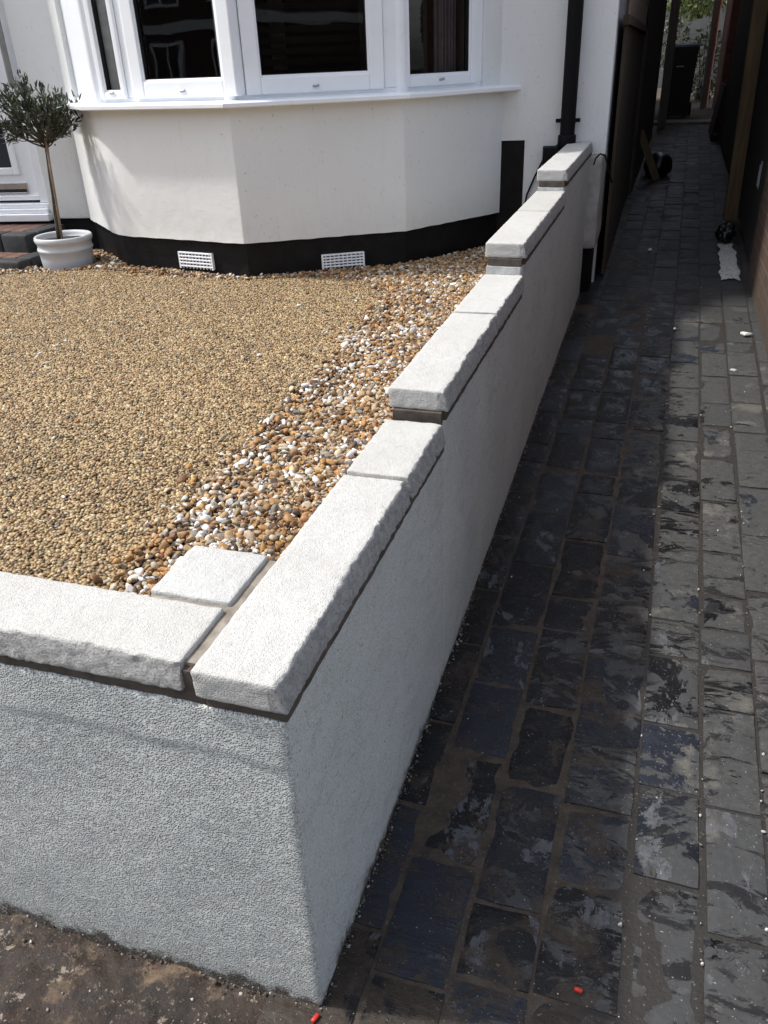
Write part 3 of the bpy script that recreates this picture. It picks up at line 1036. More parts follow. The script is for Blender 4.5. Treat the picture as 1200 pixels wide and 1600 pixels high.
def rounded(poly, r=.05, m=5, skip=()):
    out = [poly[0]]
    for i in range(1, len(poly) - 1):
        a, p, c = Vector(poly[i - 1]), Vector(poly[i]), Vector(poly[i + 1])
        rr = r if i == 1 else .006
        s, e = p + (a - p).normalized() * rr, p + (c - p).normalized() * rr
        for k in range(m + 1):
            t = k / m
            q = s * (1 - t) ** 2 + p * 2 * t * (1 - t) + e * t * t
            out.append((q.x, q.y))
    out.append(poly[-1])
    return out
mb = MB()
pl = rounded(bay, .12)
# wavy lower edge, subdivided along the facets
def densify(poly, st=.03):
    out = []
    for i in range(len(poly) - 1):
        a, b = Vector(poly[i]), Vector(poly[i + 1])
        m = max(1, int((b - a).length / st))
        for k in range(m):
            q = a + (b - a) * k / m
            out.append((q.x, q.y))
    out.append(poly[-1])
    return out
pl = densify(pl)
inn = offset(pl, -.2)
ring = []
for (x, y) in pl:
    ring.append((x, y))
n = len(pl)
vs = []
lev = [ZB, ZB + .012, ZB + .05, .75, .9, 1.1, ZS + .005]
for L, z in enumerate(lev):
    for i, (x, y) in enumerate(pl):
        o_ = .004 if L == 0 else (.0025 if L == 1 else 0)
        zz = z + (.003 * nz(x, y, 0, 14, 3) if L < 2 else 0)
        w = .0025 * nz(x, y, z, 3, 7)
        vs.append((x + w, y - o_ + w, zz))
fs2 = [(L * n + i, L * n + i + 1, (L + 1) * n + i + 1, (L + 1) * n + i) for L in range(len(lev) - 1) for i in range(n - 1)]
b0 = len(vs)
vs += [(x, y, ZB) for x, y in inn]
fs2 += [(b0 + i + 1, i + 1, i, b0 + i)[::-1] for i in range(n - 1)]
mb.add(vs, fs2)
obj('bay_wall', mb, M['house'], HOUSE, smooth='auto')
# bay above the windows, ceiling of the bay and floor of the room
mb = MB()
mb.prism([(x, y) for x, y in bay] + [(-.55, 4.6), (-3.05, 4.3)], 2.25, 2.36)
obj('bay_roof', mb, M['upvc'], HOUSE)
mb = MB()
mb.prism(shell(bay, -.35, -.02, 0, 0), .2, ZB + .004)
facade(mb, -.56, -.3885, .25, 1.0175, -.24, -.014)
vs, f2 = gridbox((0, 0, 0), (.14, .012, .02), .012, .002, None)
facade(mb, -3.7, -3.0, .25, ZB + .002, -.25, -.018)
facade(mb, -8.0, -3.7, .25, ZB - .02, -.25, -.018)
facade(mb, -.388, -.005, .2, .4195, -.25, -.012)
mb.box((-.02, 4.50, .0), (.034, 4.732, .41))
mb.box((-.05, 4.7325, .0), (.056, 11.5, .42))
obj('plinth', mb, M['black'], HOUSE)
# sill
mb = MB()
so_ = offset(bay, .078)
# stretch the right end to meet the main wall
d4 = (Vector(so_[4]) - Vector(so_[3])).normalized()
so_[4] = tuple(Vector(so_[4]) + d4 * .075)
d0 = (Vector(so_[0]) - Vector(so_[1])).normalized()
so_[0] = tuple(Vector(so_[0]) + d0 * .03)
def sillseg(a, b, pa, pb):
    m = MB()
    poly = [a, b, pb, pa]
    m.prism(poly, ZS, lambda x, y: ZS + .027)
    return m
si_ = offset(bay, -.08)
for i in range(4):
    m_ = MB()
    a, b = Vector(so_[i]), Vector(so_[i + 1])
    ai, bi = Vector(si_[i]), Vector(si_[i + 1])
    sh = (b - a).normalized() * .0012
    # profile from nose to the back: nose with a small round, slope up to the frame
    prof = [(0, -.002, 0), (0, .004, .004), (0, .018, .022), (0, .055, .026), (0, .16, .031)]
    L = (ai - a).length
    vs = []
    for (P0, P1, s_) in ((a + sh, ai + sh, 1), (b - sh, bi - sh, 1)):
        dd_ = (P1 - P0) / .158
        for (_, dep, h) in [(0, .004, 0), (0, .0, .004), (0, .0, .019), (0, .006, .0255), (0, .158, .034), (0, .158, 0)]:
            q = P0 + dd_ * dep
            vs.append((q.x, q.y, ZS + h))
    k = 6
    fsx = [(j, (j + 1) % k, k + (j + 1) % k, k + j)[::-1] for j in range(k)] + [tuple(range(k)), tuple(range(2 * k - 1, k - 1, -1))]
    m_.add(vs, fsx)
    mb.add(m_.v, m_.f)
SILL = obj('window_sill', mb, M['upvc'], HOUSE)

# bay windows
win = offset(bay, -.03)
ZW0, ZW1 = ZS + .03, 2.25
def frame_ring(mb, o, d, s0, s1, z0, z1, w, n0, n1, r=.004):
    mb.obbox(o, d, s0, s0 + w, n0, n1, z0, z1, r)
    mb.obbox(o, d, s1 - w, s1, n0, n1, z0, z1, r)
    mb.obbox(o, d, s0 + w - .0006, s1 - w + .0006, n0 + .0006, n1 - .0006, z0, z0 + w, r)
    mb.obbox(o, d, s0 + w - .0006, s1 - w + .0006, n0 + .0006, n1 - .0006, z1 - w, z1, r)
def window(i, sashes, cat, shut=None):
    a, b = Vector(win[i]), Vector(win[i + 1])
    L = (b - a).length
    d = (b - a).normalized()
    o = (a.x, a.y, 0); dd = (d.x, d.y, 0)
    fr = MB()
    # outer frame members
    fr.obbox(o, dd, 0.0, L, -.07, .0, ZW0 - .02, ZW0 + .022, .003)
    fr.obbox(o, dd, 0.0, L, -.07, .0, ZW1 - .05, ZW1, .003)
    edges = [0.0] + [x for s in sashes for x in s[:2]] + [L] if sashes else [.0, .1, .60, L]
    for k in range(0, len(edges), 2):
        if edges[k + 1] - edges[k] > .004:
            fr.obbox(o, dd, edges[k] + .0005, edges[k + 1] - .0005, -.068, .004, ZW0 + .0225, ZW1 - .051, .005)
    w = obj('window', fr, M['upvc'], HOUSE)
    w['label'] = cat
    for (s0, s1, wd, fixed) in sashes:
        sm = MB()
        frame_ring(sm, o, dd, s0 + .002, s1 - .002, ZW0 + .018, ZW1 - .052, wd, -.055, .018, .007)
        # glazing bead
        frame_ring(sm, o, dd, s0 + wd - .003, s1 - wd + .003, ZW0 + .018 + wd - .003, ZW1 - .052 - wd + .003, .012, -.04, .008, .003)
        obj('sash', sm, M['upvc'], w)
        gm = MB()
        frame_ring(gm, o, dd, s0 + wd + .0085, s1 - wd - .0085, ZW0 + .018 + wd + .0085, ZW1 - .052 - wd - .0085, .004, -.03, .003, 0)
        obj('gasket', gm, M['gasket'], w)
        pm = MB()
        ov_, dv_ = Vector(o), Vector(dd)
        nv_ = Vector((dv_.y, -dv_.x, 0))
        qa, qb = ov_ + dv_ * (s0 + wd + .006) + nv_ * -.018, ov_ + dv_ * (s1 - wd - .006) + nv_ * -.018
        za, zb_ = ZW0 + .018 + wd + .006, ZW1 - .052 - wd - .006
        pm.add([(qa.x, qa.y, za), (qb.x, qb.y, za), (qb.x, qb.y, zb_), (qa.x, qa.y, zb_)], [(0, 1, 2, 3)])
        obj('pane', pm, M['glass'], w)
        km = MB()
        sc = (s0 + s1) / 2
        km.obbox(o, dd, sc - .019, sc + .006, .017, .024, ZW0 + .04, ZW0 + .051, .003)
        km.obbox(o, dd, sc + .004, sc + .014, .017, .029, ZW0 + .043, ZW0 + .054, .003)
        obj('drain_cap', km, M['steel'], w)
    return w, o, dd
w0, o0, d0_ = window(0, [], 'edge-on left side light of the bay')
w1, o1, d1_ = window(1, [(.03, .215, .034, 1), (.262, .925, .076, 0)], 'left front bay window with a narrow side light')
w2, o2, d2_ = window(2, [(.085, .79, .076, 0)], 'wide middle window of the bay with faint blinds behind')
w3, o3, d3_ = window(3, [(.004, .55, .050, 0)], 'right window of the bay with a curtain behind')
# corner posts
for i in (1, 2, 3):
    p = Vector(win[i])
    mb = MB()
    mb.tube([(p.x, p.y + .016, ZW0 - .01), (p.x, p.y + .016, ZW1)], .034, 16)
    obj('corner_post', mb, M['upvc'], HOUSE, smooth='auto')
for i, s0_, s1_ in ((3, .60, .80), (0, -.05, .16)):   # rendered reveals beside the outer lights
    a, b = Vector(bay[i]), Vector(bay[i + 1])
    d = (b - a).normalized()
    mb = MB()
    mb.obbox((a.x, a.y, 0), (d.x, d.y, 0), s0_, s1_, -.2, -.012, ZS + .03, 2.25)
    obj('window_reveal', mb, M['house'], HOUSE)
# dark room behind the bay
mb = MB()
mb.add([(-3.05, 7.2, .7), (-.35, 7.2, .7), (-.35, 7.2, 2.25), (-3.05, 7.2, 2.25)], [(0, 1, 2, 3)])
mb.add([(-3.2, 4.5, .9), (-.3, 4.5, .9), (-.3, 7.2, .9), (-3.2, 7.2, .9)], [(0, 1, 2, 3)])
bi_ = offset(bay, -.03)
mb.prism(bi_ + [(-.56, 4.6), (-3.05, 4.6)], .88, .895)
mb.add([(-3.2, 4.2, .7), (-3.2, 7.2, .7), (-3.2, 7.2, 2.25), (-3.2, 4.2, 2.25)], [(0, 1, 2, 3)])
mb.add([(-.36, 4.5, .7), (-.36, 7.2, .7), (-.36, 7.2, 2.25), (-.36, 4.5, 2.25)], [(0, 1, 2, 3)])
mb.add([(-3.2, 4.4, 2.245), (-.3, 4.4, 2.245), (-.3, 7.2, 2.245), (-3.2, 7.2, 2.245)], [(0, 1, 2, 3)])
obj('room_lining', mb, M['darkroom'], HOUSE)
# things seen behind the panes
mb = MB()
mb.obbox(o1, d1_, .0, .213, -.036, -.030, ZW0 + .03, 2.2)
obj('blind', mb, M['blind'], w1)
mb = MB()
mb.obbox(o0, d0_, .02, .66, -.036, -.012, ZW0 + .024, 2.19)
obj('panel', mb, M['upvc'], w0)
def louvres(o, d, s0, s1, n, pitch, mat, par, open_=.6):
    mb = MB()
    z = ZW0 + .06
    c_, s_ = math.cos(open_), math.sin(open_)
    nrm = Vector((d[1], -d[0], 0)); dv = Vector(d); ov = Vector(o)
    while z < 2.2:
        q = []
        for s in (s0, s1):
            for t_ in (-.03, .03):
                q.append(ov + dv * s + nrm * (n + t_ * c_) + Vector((0, 0, z + t_ * s_)))
        mb.add(q, [(0, 1, 3, 2)])
        z += pitch
    for s in (s0 - .03, s1):
        mb.obbox(o, d, s, s + .03, n - .012, n + .012, ZW0 + .02, 2.24)
    obj('shutter', mb, mat, par)
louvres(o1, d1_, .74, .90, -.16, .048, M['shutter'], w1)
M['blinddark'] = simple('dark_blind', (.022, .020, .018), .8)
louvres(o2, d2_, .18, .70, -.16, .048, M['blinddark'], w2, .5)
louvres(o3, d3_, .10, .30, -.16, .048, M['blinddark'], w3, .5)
mb = MB()
ov, dv = Vector(o3), Vector(d3_)
nrm = Vector((dv.y, -dv.x, 0))
N_ = 60
vs, f3 = [], []
for k in range(N_):
    s = .34 + .16 * k / (N_ - 1)
    q = ov + dv * s + nrm * (-.11 + .016 * math.sin(k * .72) + .005 * math.sin(k * 1.9))
    vs += [(q.x, q.y, ZW0 + .02), (q.x, q.y, 2.24)]
    if k: f3.append((2 * k - 2, 2 * k, 2 * k + 1, 2 * k - 1))
mb.add(vs, f3)
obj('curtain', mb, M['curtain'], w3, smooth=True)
# air bricks in the plinth
def air_brick(i, s0, s1, z0, z1, label):
    a, b = Vector(bay[i]), Vector(bay[i + 1])
    d = (b - a).normalized()
    o, dd = (a.x, a.y, 0), (d.x, d.y, 0)
    mb = MB()
    mb.obbox(o, dd, s0, s1, -.03, -.012, z0, z1, .003)
    rows = 5
    hh = (z1 - z0) / rows
    for r in range(rows):
        z = z0 + hh * r
        mb.obbox(o, dd, s0, s1, -.0115, -.002, z + hh * .52, z + hh * .98, .002)
        mb.obbox(o, dd, s0, s0 + .01, -.0115, -.0025, z, z + hh)
        mb.obbox(o, dd, s1 - .01, s1, -.0115, -.0025, z, z + hh)
    for k in range(1, 10):
        s = s0 + (s1 - s0) * k / 10
        mb.obbox(o, dd, s - .0018, s + .0018, -.0117, -.006, z0, z1)
    ab = obj('air_brick', mb, M['upvc'], HOUSE)
    ab['label'] = label
    sm = MB()
    for r in range(rows):
        for k in range(10):
            s = s0 + (s1 - s0) * (k + .5) / 10
            z = z0 + hh * r
            sm.obbox(o, dd, s - .0075, s + .0075, -.0119, -.0108, z + hh * .06, z + hh * .5)
    obj('slot', sm, M['gasket'], ab)
air_brick(1, .41, .645, .466, .556, 'white air brick under the left bay facet')
air_brick(2, .41, .650, .452, .53, 'white air brick under the middle bay facet')
# soil pipe
mb = MB()
pn = .062
def fp(x, z, n=0):
    q = F0 + FD * fs(x) + FN * n
    return (q.x, q.y, z)
mb.tube([fp(-.157, 5.4, pn), fp(-.157, 1.03, pn)], .041, 24)
PIPE = obj('soil_pipe', mb, M['blackplastic'], HOUSE, smooth='auto')
mb = MB()
mb.tube([fp(-.157, 1.13, pn), fp(-.157, 1.105, pn)], .0435, 24)
mb.obbox(F0, FD, fs(-.157) - .068, fs(-.157) - .040, pn - .02, pn - .005, 1.108, 1.128, .003)
mb.obbox(F0, FD, fs(-.157) + .040, fs(-.157) + .068, pn - .02, pn - .005, 1.108, 1.128, .003)
mb.obbox(F0, FD, fs(-.157) - .066, fs(-.157) - .058, -.01, pn - .006, 1.112, 1.124)
mb.obbox(F0, FD, fs(-.157) + .058, fs(-.157) + .066, -.01, pn - .006, 1.112, 1.124)
obj('pipe_bracket', mb, M['blackplastic'], PIPE, smooth='auto')
mb = MB()
mb.tube([fp(-.157, 1.045, pn), fp(-.157, 1.04, pn), fp(-.157, .995, pn), fp(-.157, .98, pn)], [.048, .051, .051, .047], 24)
mb.tube([fp(-.157, .985, pn), fp(-.157, .3, pn)], .045, 20)
obj('pipe_socket', mb, M['blackplastic'], PIPE, smooth='auto')
mb = MB()
facade(mb, -.285, -.20, .86, .985, -.01, .10, .006)
mb.tube([fp(-.205, .925, .055), fp(-.157, .925, .06)], .035, 16)
obj('junction_box', mb, M['blackplastic'], HOUSE, smooth='auto')
# front door, its frame and sill
mb = MB()
facade(mb, -3.47, -3.404, .72, 2.7, -.13, -.03, .004)
facade(mb, -4.45, -4.385, .72, 2.7, -.13, -.03, .004)
facade(mb, -4.385, -3.47, 2.64, 2.7, -.13, -.03, .004)
obj('door_frame', mb, M['upvc'], HOUSE)
mb = MB()
facade(mb, -4.384, -3.472, .735, 2.638, -.12, -.055, .003)
facade(mb, -4.384, -3.472, .7355, .765, -.055, -.035, .004)
DOOR = obj('front_door', mb, M['upvc'], HOUSE)
mb = MB()
frame_ring(mb, F0, FD, fs(-4.26), fs(-3.575), .89, 2.45, .045, -.058, -.042, .006)
obj('glazing_frame', mb, M['upvc'], DOOR)
mb = MB()
facade(mb, -4.214, -3.625, .936, 2.404, -.054, -.050)
M['doorglass'] = simple('dark_door_glass', (.012, .015, .028), .05, .1)
obj('glazing', mb, M['doorglass'], DOOR)
mb = MB()
frame_ring(mb, F0, FD, fs(-3.93), fs(-3.545), .775, .842, .008, -.056, -.044, .002)
facade(mb, -3.92, -3.555, .803, .835, -.056, -.048, .002)
obj('letterbox', mb, M['chrome'], DOOR)
mb = MB()
facade(mb, -3.922, -3.553, .783, .8025, -.056, -.0535)
obj('letter_slot', mb, M['gasket'], DOOR)
mb = MB()
facade(mb, -4.47, -3.392, .615, .66, -.12, .045, .006)
facade(mb, -4.46, -3.40, .6605, .69, -.12, .022, .006)
facade(mb, -4.45, -3.404, .6905, .719, -.12, -.004, .006)
obj('door_sill', mb, M['upvc'], HOUSE)
# slim grey pipe beside the door
mb = MB()
mb.tube([fp(-3.452, 2.6, .012), fp(-3.452, 1.5, .012), fp(-3.452, 1.39, .012)], .019, 12)
mb.tube([fp(-3.452, 1.40, .012), fp(-3.43, 1.415, .012), fp(-3.40, 1.408, .012), fp(-3.37, 1.375, .012), fp(-3.365, 1.34, .004)], .015, 12)
obj('waste_pipe', mb, M['greyplastic'], HOUSE, smooth='auto')
# roof
mb = MB()
mb.add([(-8.5, 3.0, 5.5), (.35, 4.3, 5.5), (.35, 12.2, 5.5), (-8.5, 12.2, 5.5), (-8.5, 7.6, 7.6), (.35, 8.2, 7.6)], [(0, 1, 5, 4), (2, 3, 4, 5), (1, 2, 5), (3, 0, 4), (3, 2, 1, 0)])
obj('roof', mb, M['rooftile'], HOUSE)

# thin black cable
pts = [fp(-.19, 1.0, .01), fp(-.27, .93, .012), fp(-.288, .896, .014), fp(-.32, .828, .012), fp(-.363, .723, .012), fp(-.378, .62, .012), fp(-.38, .45, .012)]
mb = MB(); mb.tube(pts, .0055, 8)
o = obj('cable', mb, M['blackplastic'], None, True, loc=pts[-1])
tag(o, 'black cable curving down the white wall beside the black patch', 'cable')
mb = MB()
pts = [(.018, 4.31, .895), (.027, 4.32, .93), (.045, 4.38, .945), (.068, 4.44, .93), (.085, 4.45, .885), (.105, 4.46, .82), (.12, 4.47, .78)]
mb.tube(pts, .0045, 8)
o = obj('cable', mb, M['blackplastic'], None, True, loc=pts[0])
tag(o, 'loose end of thin cable hanging round the house corner', 'cable')

# ------------------------------------------------------------------ door step
STEP = thing('door_step', (-3.8, 3.6, GZ), 'two door steps of red blocks edged with charcoal blocks', 'step')
mb = MB()
def stepblocks(xr, yf, z0, z1, xl, yb, curb, depth):
    # charcoal edging along front and right side, built of blocks
    x = xr
    k = 0
    mbx = MB()
    L = .2
    while x > xl:
        mbx.box((x - L + .004, yf, z0), (x, yf + depth, z1), .018)
        x -= L
    y = yf + depth
    while y < yb:
        mbx.box((xr - depth, y + .004, z0), (xr, min(y + .2, yb), z1 - .0008), .014)
        y += .2
    return mbx
m1 = stepblocks(-3.285, 3.515, .40, .60, -4.7, 3.9, 0, .12)
m2 = stepblocks(-3.165, 3.262, .36, .497, -4.7, 3.8, 0, .11)
m1.add(m2.v, m2.f)
obj('edging', m1, M['stepgrey'], STEP, smooth='auto')
mb = MB()
for (x0, x1, y0, y1, z0, z1) in ((-4.7, -3.407, 3.638, 3.95, .4, .597), (-4.7, -3.277, 3.374, 3.514, .36, .494)):
    x = x1
    while x > x0:
        mb.box((x - .098, y0, z0), (x - .003, y1, z1), .004)
        x -= .1
obj('tread', mb, M['stepred'], STEP)

# ------------------------------------------------------------------ pot and olive tree
PC = Vector((-3.0, 3.50, GZ - .02))
mb = MB()
prof = [(.0, .0), (.176, .0), (.182, .012), (.186, .06), (.189, .103), (.196, .108), (.198, .116), (.194, .124), (.190, .128), (.193, .152), (.201, .157), (.205, .170), (.203, .184), (.196, .190), (.186, .187), (.180, .172), (.176, .150), (.0, .150)]
mb.lathe([(r_ * .82, z_) for r_, z_ in prof], PC, 64)
POT = obj('plant_pot', mb, M['pot'], None, True, loc=PC)
tag(POT, 'round white glazed pot with ringed rim standing on the gravel', 'plant pot')
mb = MB()
mb.lathe([(.0001, .158), (.09, .160), (.145, .156)], PC, 32)
mb.v = [(v[0], v[1], v[2] + .006 * nz(v[0], v[1], 0, 40, 2)) for v in mb.v]
obj('soil', mb, M['soil'], POT, smooth=True)
TREE = thing('olive_tree', (-3.02, 3.5, PC.z + .155), 'small lollipop olive tree with grey-green leaves on a thin bare stem', 'tree')
tb = [(-3.035, 3.50, .56), (-3.03, 3.505, .66), (-3.022, 3.505, .74), (-3.012, 3.51, .83), (-3.004, 3.51, .92), (-2.993, 3.51, 1.01), (-2.985, 3.51, 1.09), (-2.99, 3.51, 1.13)]
mb = MB()
mb.tube(tb, [.0125, .0115, .0115, .011, .0115, .0105, .011, .009], 12)
cc_ = Vector((-3.01, 3.51, 1.245))
tips = []
top = Vector(tb[-2])
tw = MB()
for k in range(52):
    while True:
        v = Vector(RNG.normal(size=3)); v.normalize()
        if v.z > -.55: break
    rr = random.choice([random.uniform(.6, 1.0), random.uniform(.8, 1.0), random.uniform(1.0, 1.28)])
    tip = cc_ + Vector((v.x * .205, v.y * .205, v.z * (.165 if v.z > 0 else .15))) * rr
    st = top + Vector((0, 0, random.uniform(-.01, .05)))
    mid = st.lerp(tip, .5) + Vector((random.gauss(0, .012), random.gauss(0, .012), -.012 - .02 * random.random()))
    (mb if k < 10 else tw).tube([st, st.lerp(mid, .5) + Vector((0, 0, -.006)), mid, mid.lerp(tip, .5), tip], [.0058, .005, .004, .003, .0014] if k < 10 else [.0035, .003, .0026, .002, .001], 6)
    tips.append((st, mid, tip))
trunk = obj('trunk', mb, M['bark'], TREE, smooth=True)
obj('twigs', tw, M['bark'], TREE, smooth=True)
mb = MB()
mb.tube([(-2.995, 3.478, .55), (-2.985, 3.49, .8), (-2.972, 3.5, 1.14)], .0068, 10)
obj('cane', mb, M['cane'], TREE, smooth=True)
def leaves(name, spots, parent, length, width, palette, loc=None, droop=.2):
    n = len(spots)
    pos = np.array([s[0] for s in spots]); dr = np.array([s[1] for s in spots])
    dr /= np.linalg.norm(dr, axis=1, keepdims=True) + 1e-9
    up = RNG.normal(size=(n, 3)) * .6 + np.array([0, 0, 1])
    sd = np.cross(dr, up); sd /= np.linalg.norm(sd, axis=1, keepdims=True) + 1e-9
    nn = np.cross(sd, dr)
    L = RNG.uniform(*length, n)[:, None]; Wd = RNG.uniform(*width, n)[:, None]
    pts = []
    for (u, w, h) in ((0, 0, 0), (.28, .5, .03), (.28, -.5, .03), (.65, .45, .03), (.65, -.45, .03), (1, 0, -.06), (.45, 0, -.03)):
        pts.append(pos + dr * L * u + sd * Wd * w + nn * L * h)
    V = np.stack(pts, 1)
    tri = np.array([(0, 6, 1), (0, 2, 6), (1, 6, 3), (2, 4, 6), (3, 6, 5), (6, 4, 5)])
    fa = (tri[None] + (np.arange(n) * 7)[:, None, None]).reshape(-1, 3)
    me = bpy.data.meshes.new(name)
    off = OFF[parent.name] if parent is not None else Vector(loc)
    me.from_pydata((V.reshape(-1, 3) - np.array(off)).tolist(), [], fa.tolist())
    ca = me.color_attributes.new('Col', 'FLOAT_COLOR', 'POINT')
    col = np.array(palette)[RNG.integers(0, len(palette), n)] * RNG.uniform(.7, 1.3, (n, 1))
    arr = np.ones((n, 7, 4), np.float32); arr[:, :, :3] = col[:, None]
    ca.data.foreach_set('color', arr.ravel())
    me.materials.append(M['leaf'])
    o = bpy.data.objects.new(name, me)
    COL.objects.link(o)
    if parent is not None: o.parent = parent
    else: o.location = off
    OFF[o.name] = off
    return o
spots = []
for st, mid, tip in tips:
    ax = (tip - mid).normalized()
    for k in range(random.randint(22, 42)):
        t_ = random.uniform(.05, 1.08)
        p = mid.lerp(tip, t_) + Vector(RNG.normal(0, .017, 3))
        v = ax * .8 + Vector(RNG.normal(0, .6, 3)) + Vector((0, 0, .25))
        spots.append((tuple(p), tuple(v)))
leaves('crown', spots, TREE, (.034, .058), (.008, .014), [(.030, .042, .022), (.042, .054, .030), (.060, .072, .042), (.10, .115, .08), (.022, .030, .016)])

# ------------------------------------------------------------------ alley, right hand side
BW = thing('brick_wall', (1.05, 4, 0), 'old brown brick wall with dirty foot on the right of the alley', 'wall')
mb = MB()
vs, f4 = gridbox((.99, .9, -.1), (1.20, 4.98, 1.28), .06, .004, lambda p, n: p + Vector((.006 * nz(*p, 5, 3), 0, 0)))  # near stretch out of view, added to darken the low wall's side
mb.add(vs, f4)
obj('brickwork', mb, M['brick'], BW)
mb = MB()
y = .9
while y < 4.95:
    mb.box((.97, y, 1.2815), (1.22, min(y + .072, 4.98), 1.385), .004)
    y += .078
obj('brick_coping', mb, M['brick'], BW)
GATE = thing('gate', (1.03, 5.0, zg(5)), 'black painted timber gate folded back beside the brick wall', 'gate')
mb = MB()
y = 5.0
while y < 6.5:
    mb.box((1.005, y, zg(y) + .06), (1.03, y + .118, 2.0), .003)
    y += .12
for z in (.5, 1.2, 1.85):
    mb.box((1.0305, 5.02, z), (1.06, 6.55, z + .1), .003)
obj('gate_boards', mb, M['darkwood'], GATE)
mb = MB()
mb.box((.9985, 5.39, .625), (1.0045, 5.44, .79), .002)
mb.tube([(.9975, 5.415, .64), (.9975, 5.415, .77)], .008, 10)
obj('bolt', mb, M['steel'], GATE)
# leaning post
mb = MB()
rot = Matrix.Rotation(-.022, 3, 'Y')
vs, f4 = gridbox((.912, 6.66, zg(6.7) - .02), (1.015, 6.765, 2.3), .1, .006)
piv = Vector((.96, 6.7, zg(6.7)))
mb.add([piv + rot @ (Vector(v) - piv) for v in vs], f4)
o = obj('timber_post', mb, M['post'], None, 'auto', loc=(.96, 6.7, zg(6.7)))
tag(o, 'square brown timber gate post standing on the right of the alley', 'post')
FR = thing('fence', (1.04, 9, zg(9)), 'dark close-boarded fence beyond the timber post', 'fence')
mb = MB()
y = 6.85
while y < 11.0:
    mb.box((1.04, y, zg(y) + .03), (1.062, y + .143, 2.15), .002)
    y += .145
mb.box((1.0625, 6.85, .7), (1.1, 11.0, .78))
mb.box((1.0625, 6.85, 1.7), (1.1, 11.0, 1.78))
obj('fence_boards', mb, M['darkwood'], FR)
# board leaning on the far brick wall
mb = MB()
rot = Matrix.Rotation(math.radians(7), 3, 'Y')
piv = Vector((.94, 12.3, .42))
vs, f4 = gridbox((.94, 11.4, .42), (.962, 12.45, 1.02), None, .003)
mb.add([piv + rot @ (Vector(v) - piv) for v in vs], f4)
o = obj('leaning_board', mb, M['darkwood'], None, loc=piv)
tag(o, 'dark board leaning against the foot of the red brick house wall', 'board')
NH = thing('house', (1.6, 12, 0), 'red brick neighbouring house closing the right of the alley', 'house')
mb = MB()
mb.box((1.10, 11.2, -.1), (6, 16.2, 5.6))
mb.box((1.015, 12.4, -.1), (1.099, 12.75, 5.6), .004)
mb.box((1.30, 5.2, -.1), (6, 11.195, 5.6))  # unseen tall block, added to darken the alley
obj('wall', mb, M['redbrick'], NH)
mb = MB()
mb.add([(1.0, 5.0, 5.6), (6.3, 5.0, 5.6), (6.3, 16.4, 5.6), (1.0, 16.4, 5.6), (3.6, 5.0, 7.4), (3.6, 16.4, 7.4)], [(0, 4, 5, 3), (1, 2, 5, 4), (0, 1, 4), (2, 3, 5), (0, 3, 2, 1)])
obj('roof', mb, M['rooftile'], NH)
mb = MB()
mb.tube([(.975, 16.3, .5), (.975, 16.3, 4.5)], .05, 16)
for z in (1.45, 2.05, 2.65):
    mb.tube([(.975, 16.3, z), (.975, 16.3, z + .09)], .06, 16)
o = obj('drainpipe', mb, M['terracotta'], None, 'auto', loc=(.975, 16.3, .5))
tag(o, 'red-brown drainpipe with collars at the far end of the alley', 'drainpipe')
mb = MB()
mb.box((.89, 15.9, .45), (.965, 15.98, 3.2), .004)
o = obj('timber_post', mb, M['greywood'], None, loc=(.93, 15.94, .45))
tag(o, 'grey weathered timber post beside the far red drainpipe', 'post')

# ------------------------------------------------------------------ alley, left hand side
FL = thing('fence', (.1, 6.4, zg(6)), 'brown solid fence panel with lattice top beside the house', 'fence')
mb = MB()
y = 4.85
while y < 7.80:
    mb.box((.085, y, zg(y) + .02), (.104, y + .0965, 1.575), .0015)
    y += .098
mb.box((.078, 4.82, 1.5755), (.122, 7.83, 1.625), .003)
mb.box((.07, 7.80, zg(7.8)), (.128, 7.85, 1.574), .003)
mb.box((.078, 4.82, 1.93), (.122, 7.83, 1.975), .003)
obj('fence_boards', mb, M['brownwood'], FL)
mb = MB()
for k in range(46):
    y = 4.7 + k * .085
    for sg in (1, -1):
        p0, p1 = Vector((.1 + .004 * sg, y, 1.624)), Vector((.1 + .004 * sg, y + sg * .31, 1.931))
        for p in (p0, p1): p.y = min(max(p.y, 4.83), 7.82)
        if (p1 - p0).length > .2:
            mb.tube([p0, p1], .0075, 6)
M['lattice'] = simple('lattice_timber', (.15, .11, .085), .8)
obj('lattice', mb, M['lattice'], FL)
FL2 = thing('fence', (.14, 10, zg(10)), 'tall near-black boarded fence behind the brown panel', 'fence')
mb = MB()
y = 7.9
while y < 12.0:
    x = .115 + .016 * (y - 7.9)
    mb.box((x, y, zg(y)), (x + .022, y + .143, 2.6), .002)
    y += .145
obj('fence_boards', mb, M['darkwood'], FL2)
mb = MB()
mb.box((.245, 12.9, .4), (.365, 13.1, 2.5), .004)
o = obj('gate_post', mb, M['greywood'], None, loc=(.27, 13, .44))
tag(o, 'pale grey wooden gate post left of the wheelie bin', 'post')
mb = MB()
d_ = (Vector((.335, 8.5, .285)) - Vector((.135, 8.5, .74)))
ax_ = d_.normalized(); sd_ = Vector((ax_.z, 0, -ax_.x))
A_ = Vector((.135, 8.5, .745)); B_ = Vector((.345, 8.5, .287))
vs = [A_ - sd_ * .036, A_ + sd_ * .036, B_ + sd_ * .036, B_ - sd_ * .036]
vs = [Vector(v) + Vector((0, dy, 0)) for dy in (-.012, .012) for v in vs]
mb.add(vs, [(0, 1, 2, 3), (7, 6, 5, 4), (0, 4, 5, 1), (1, 5, 6, 2), (2, 6, 7, 3), (3, 7, 4, 0)])
o = obj('plank', mb, M['plank'], None, loc=B_)
tag(o, 'short brown plank leaning on the dark fence', 'plank')
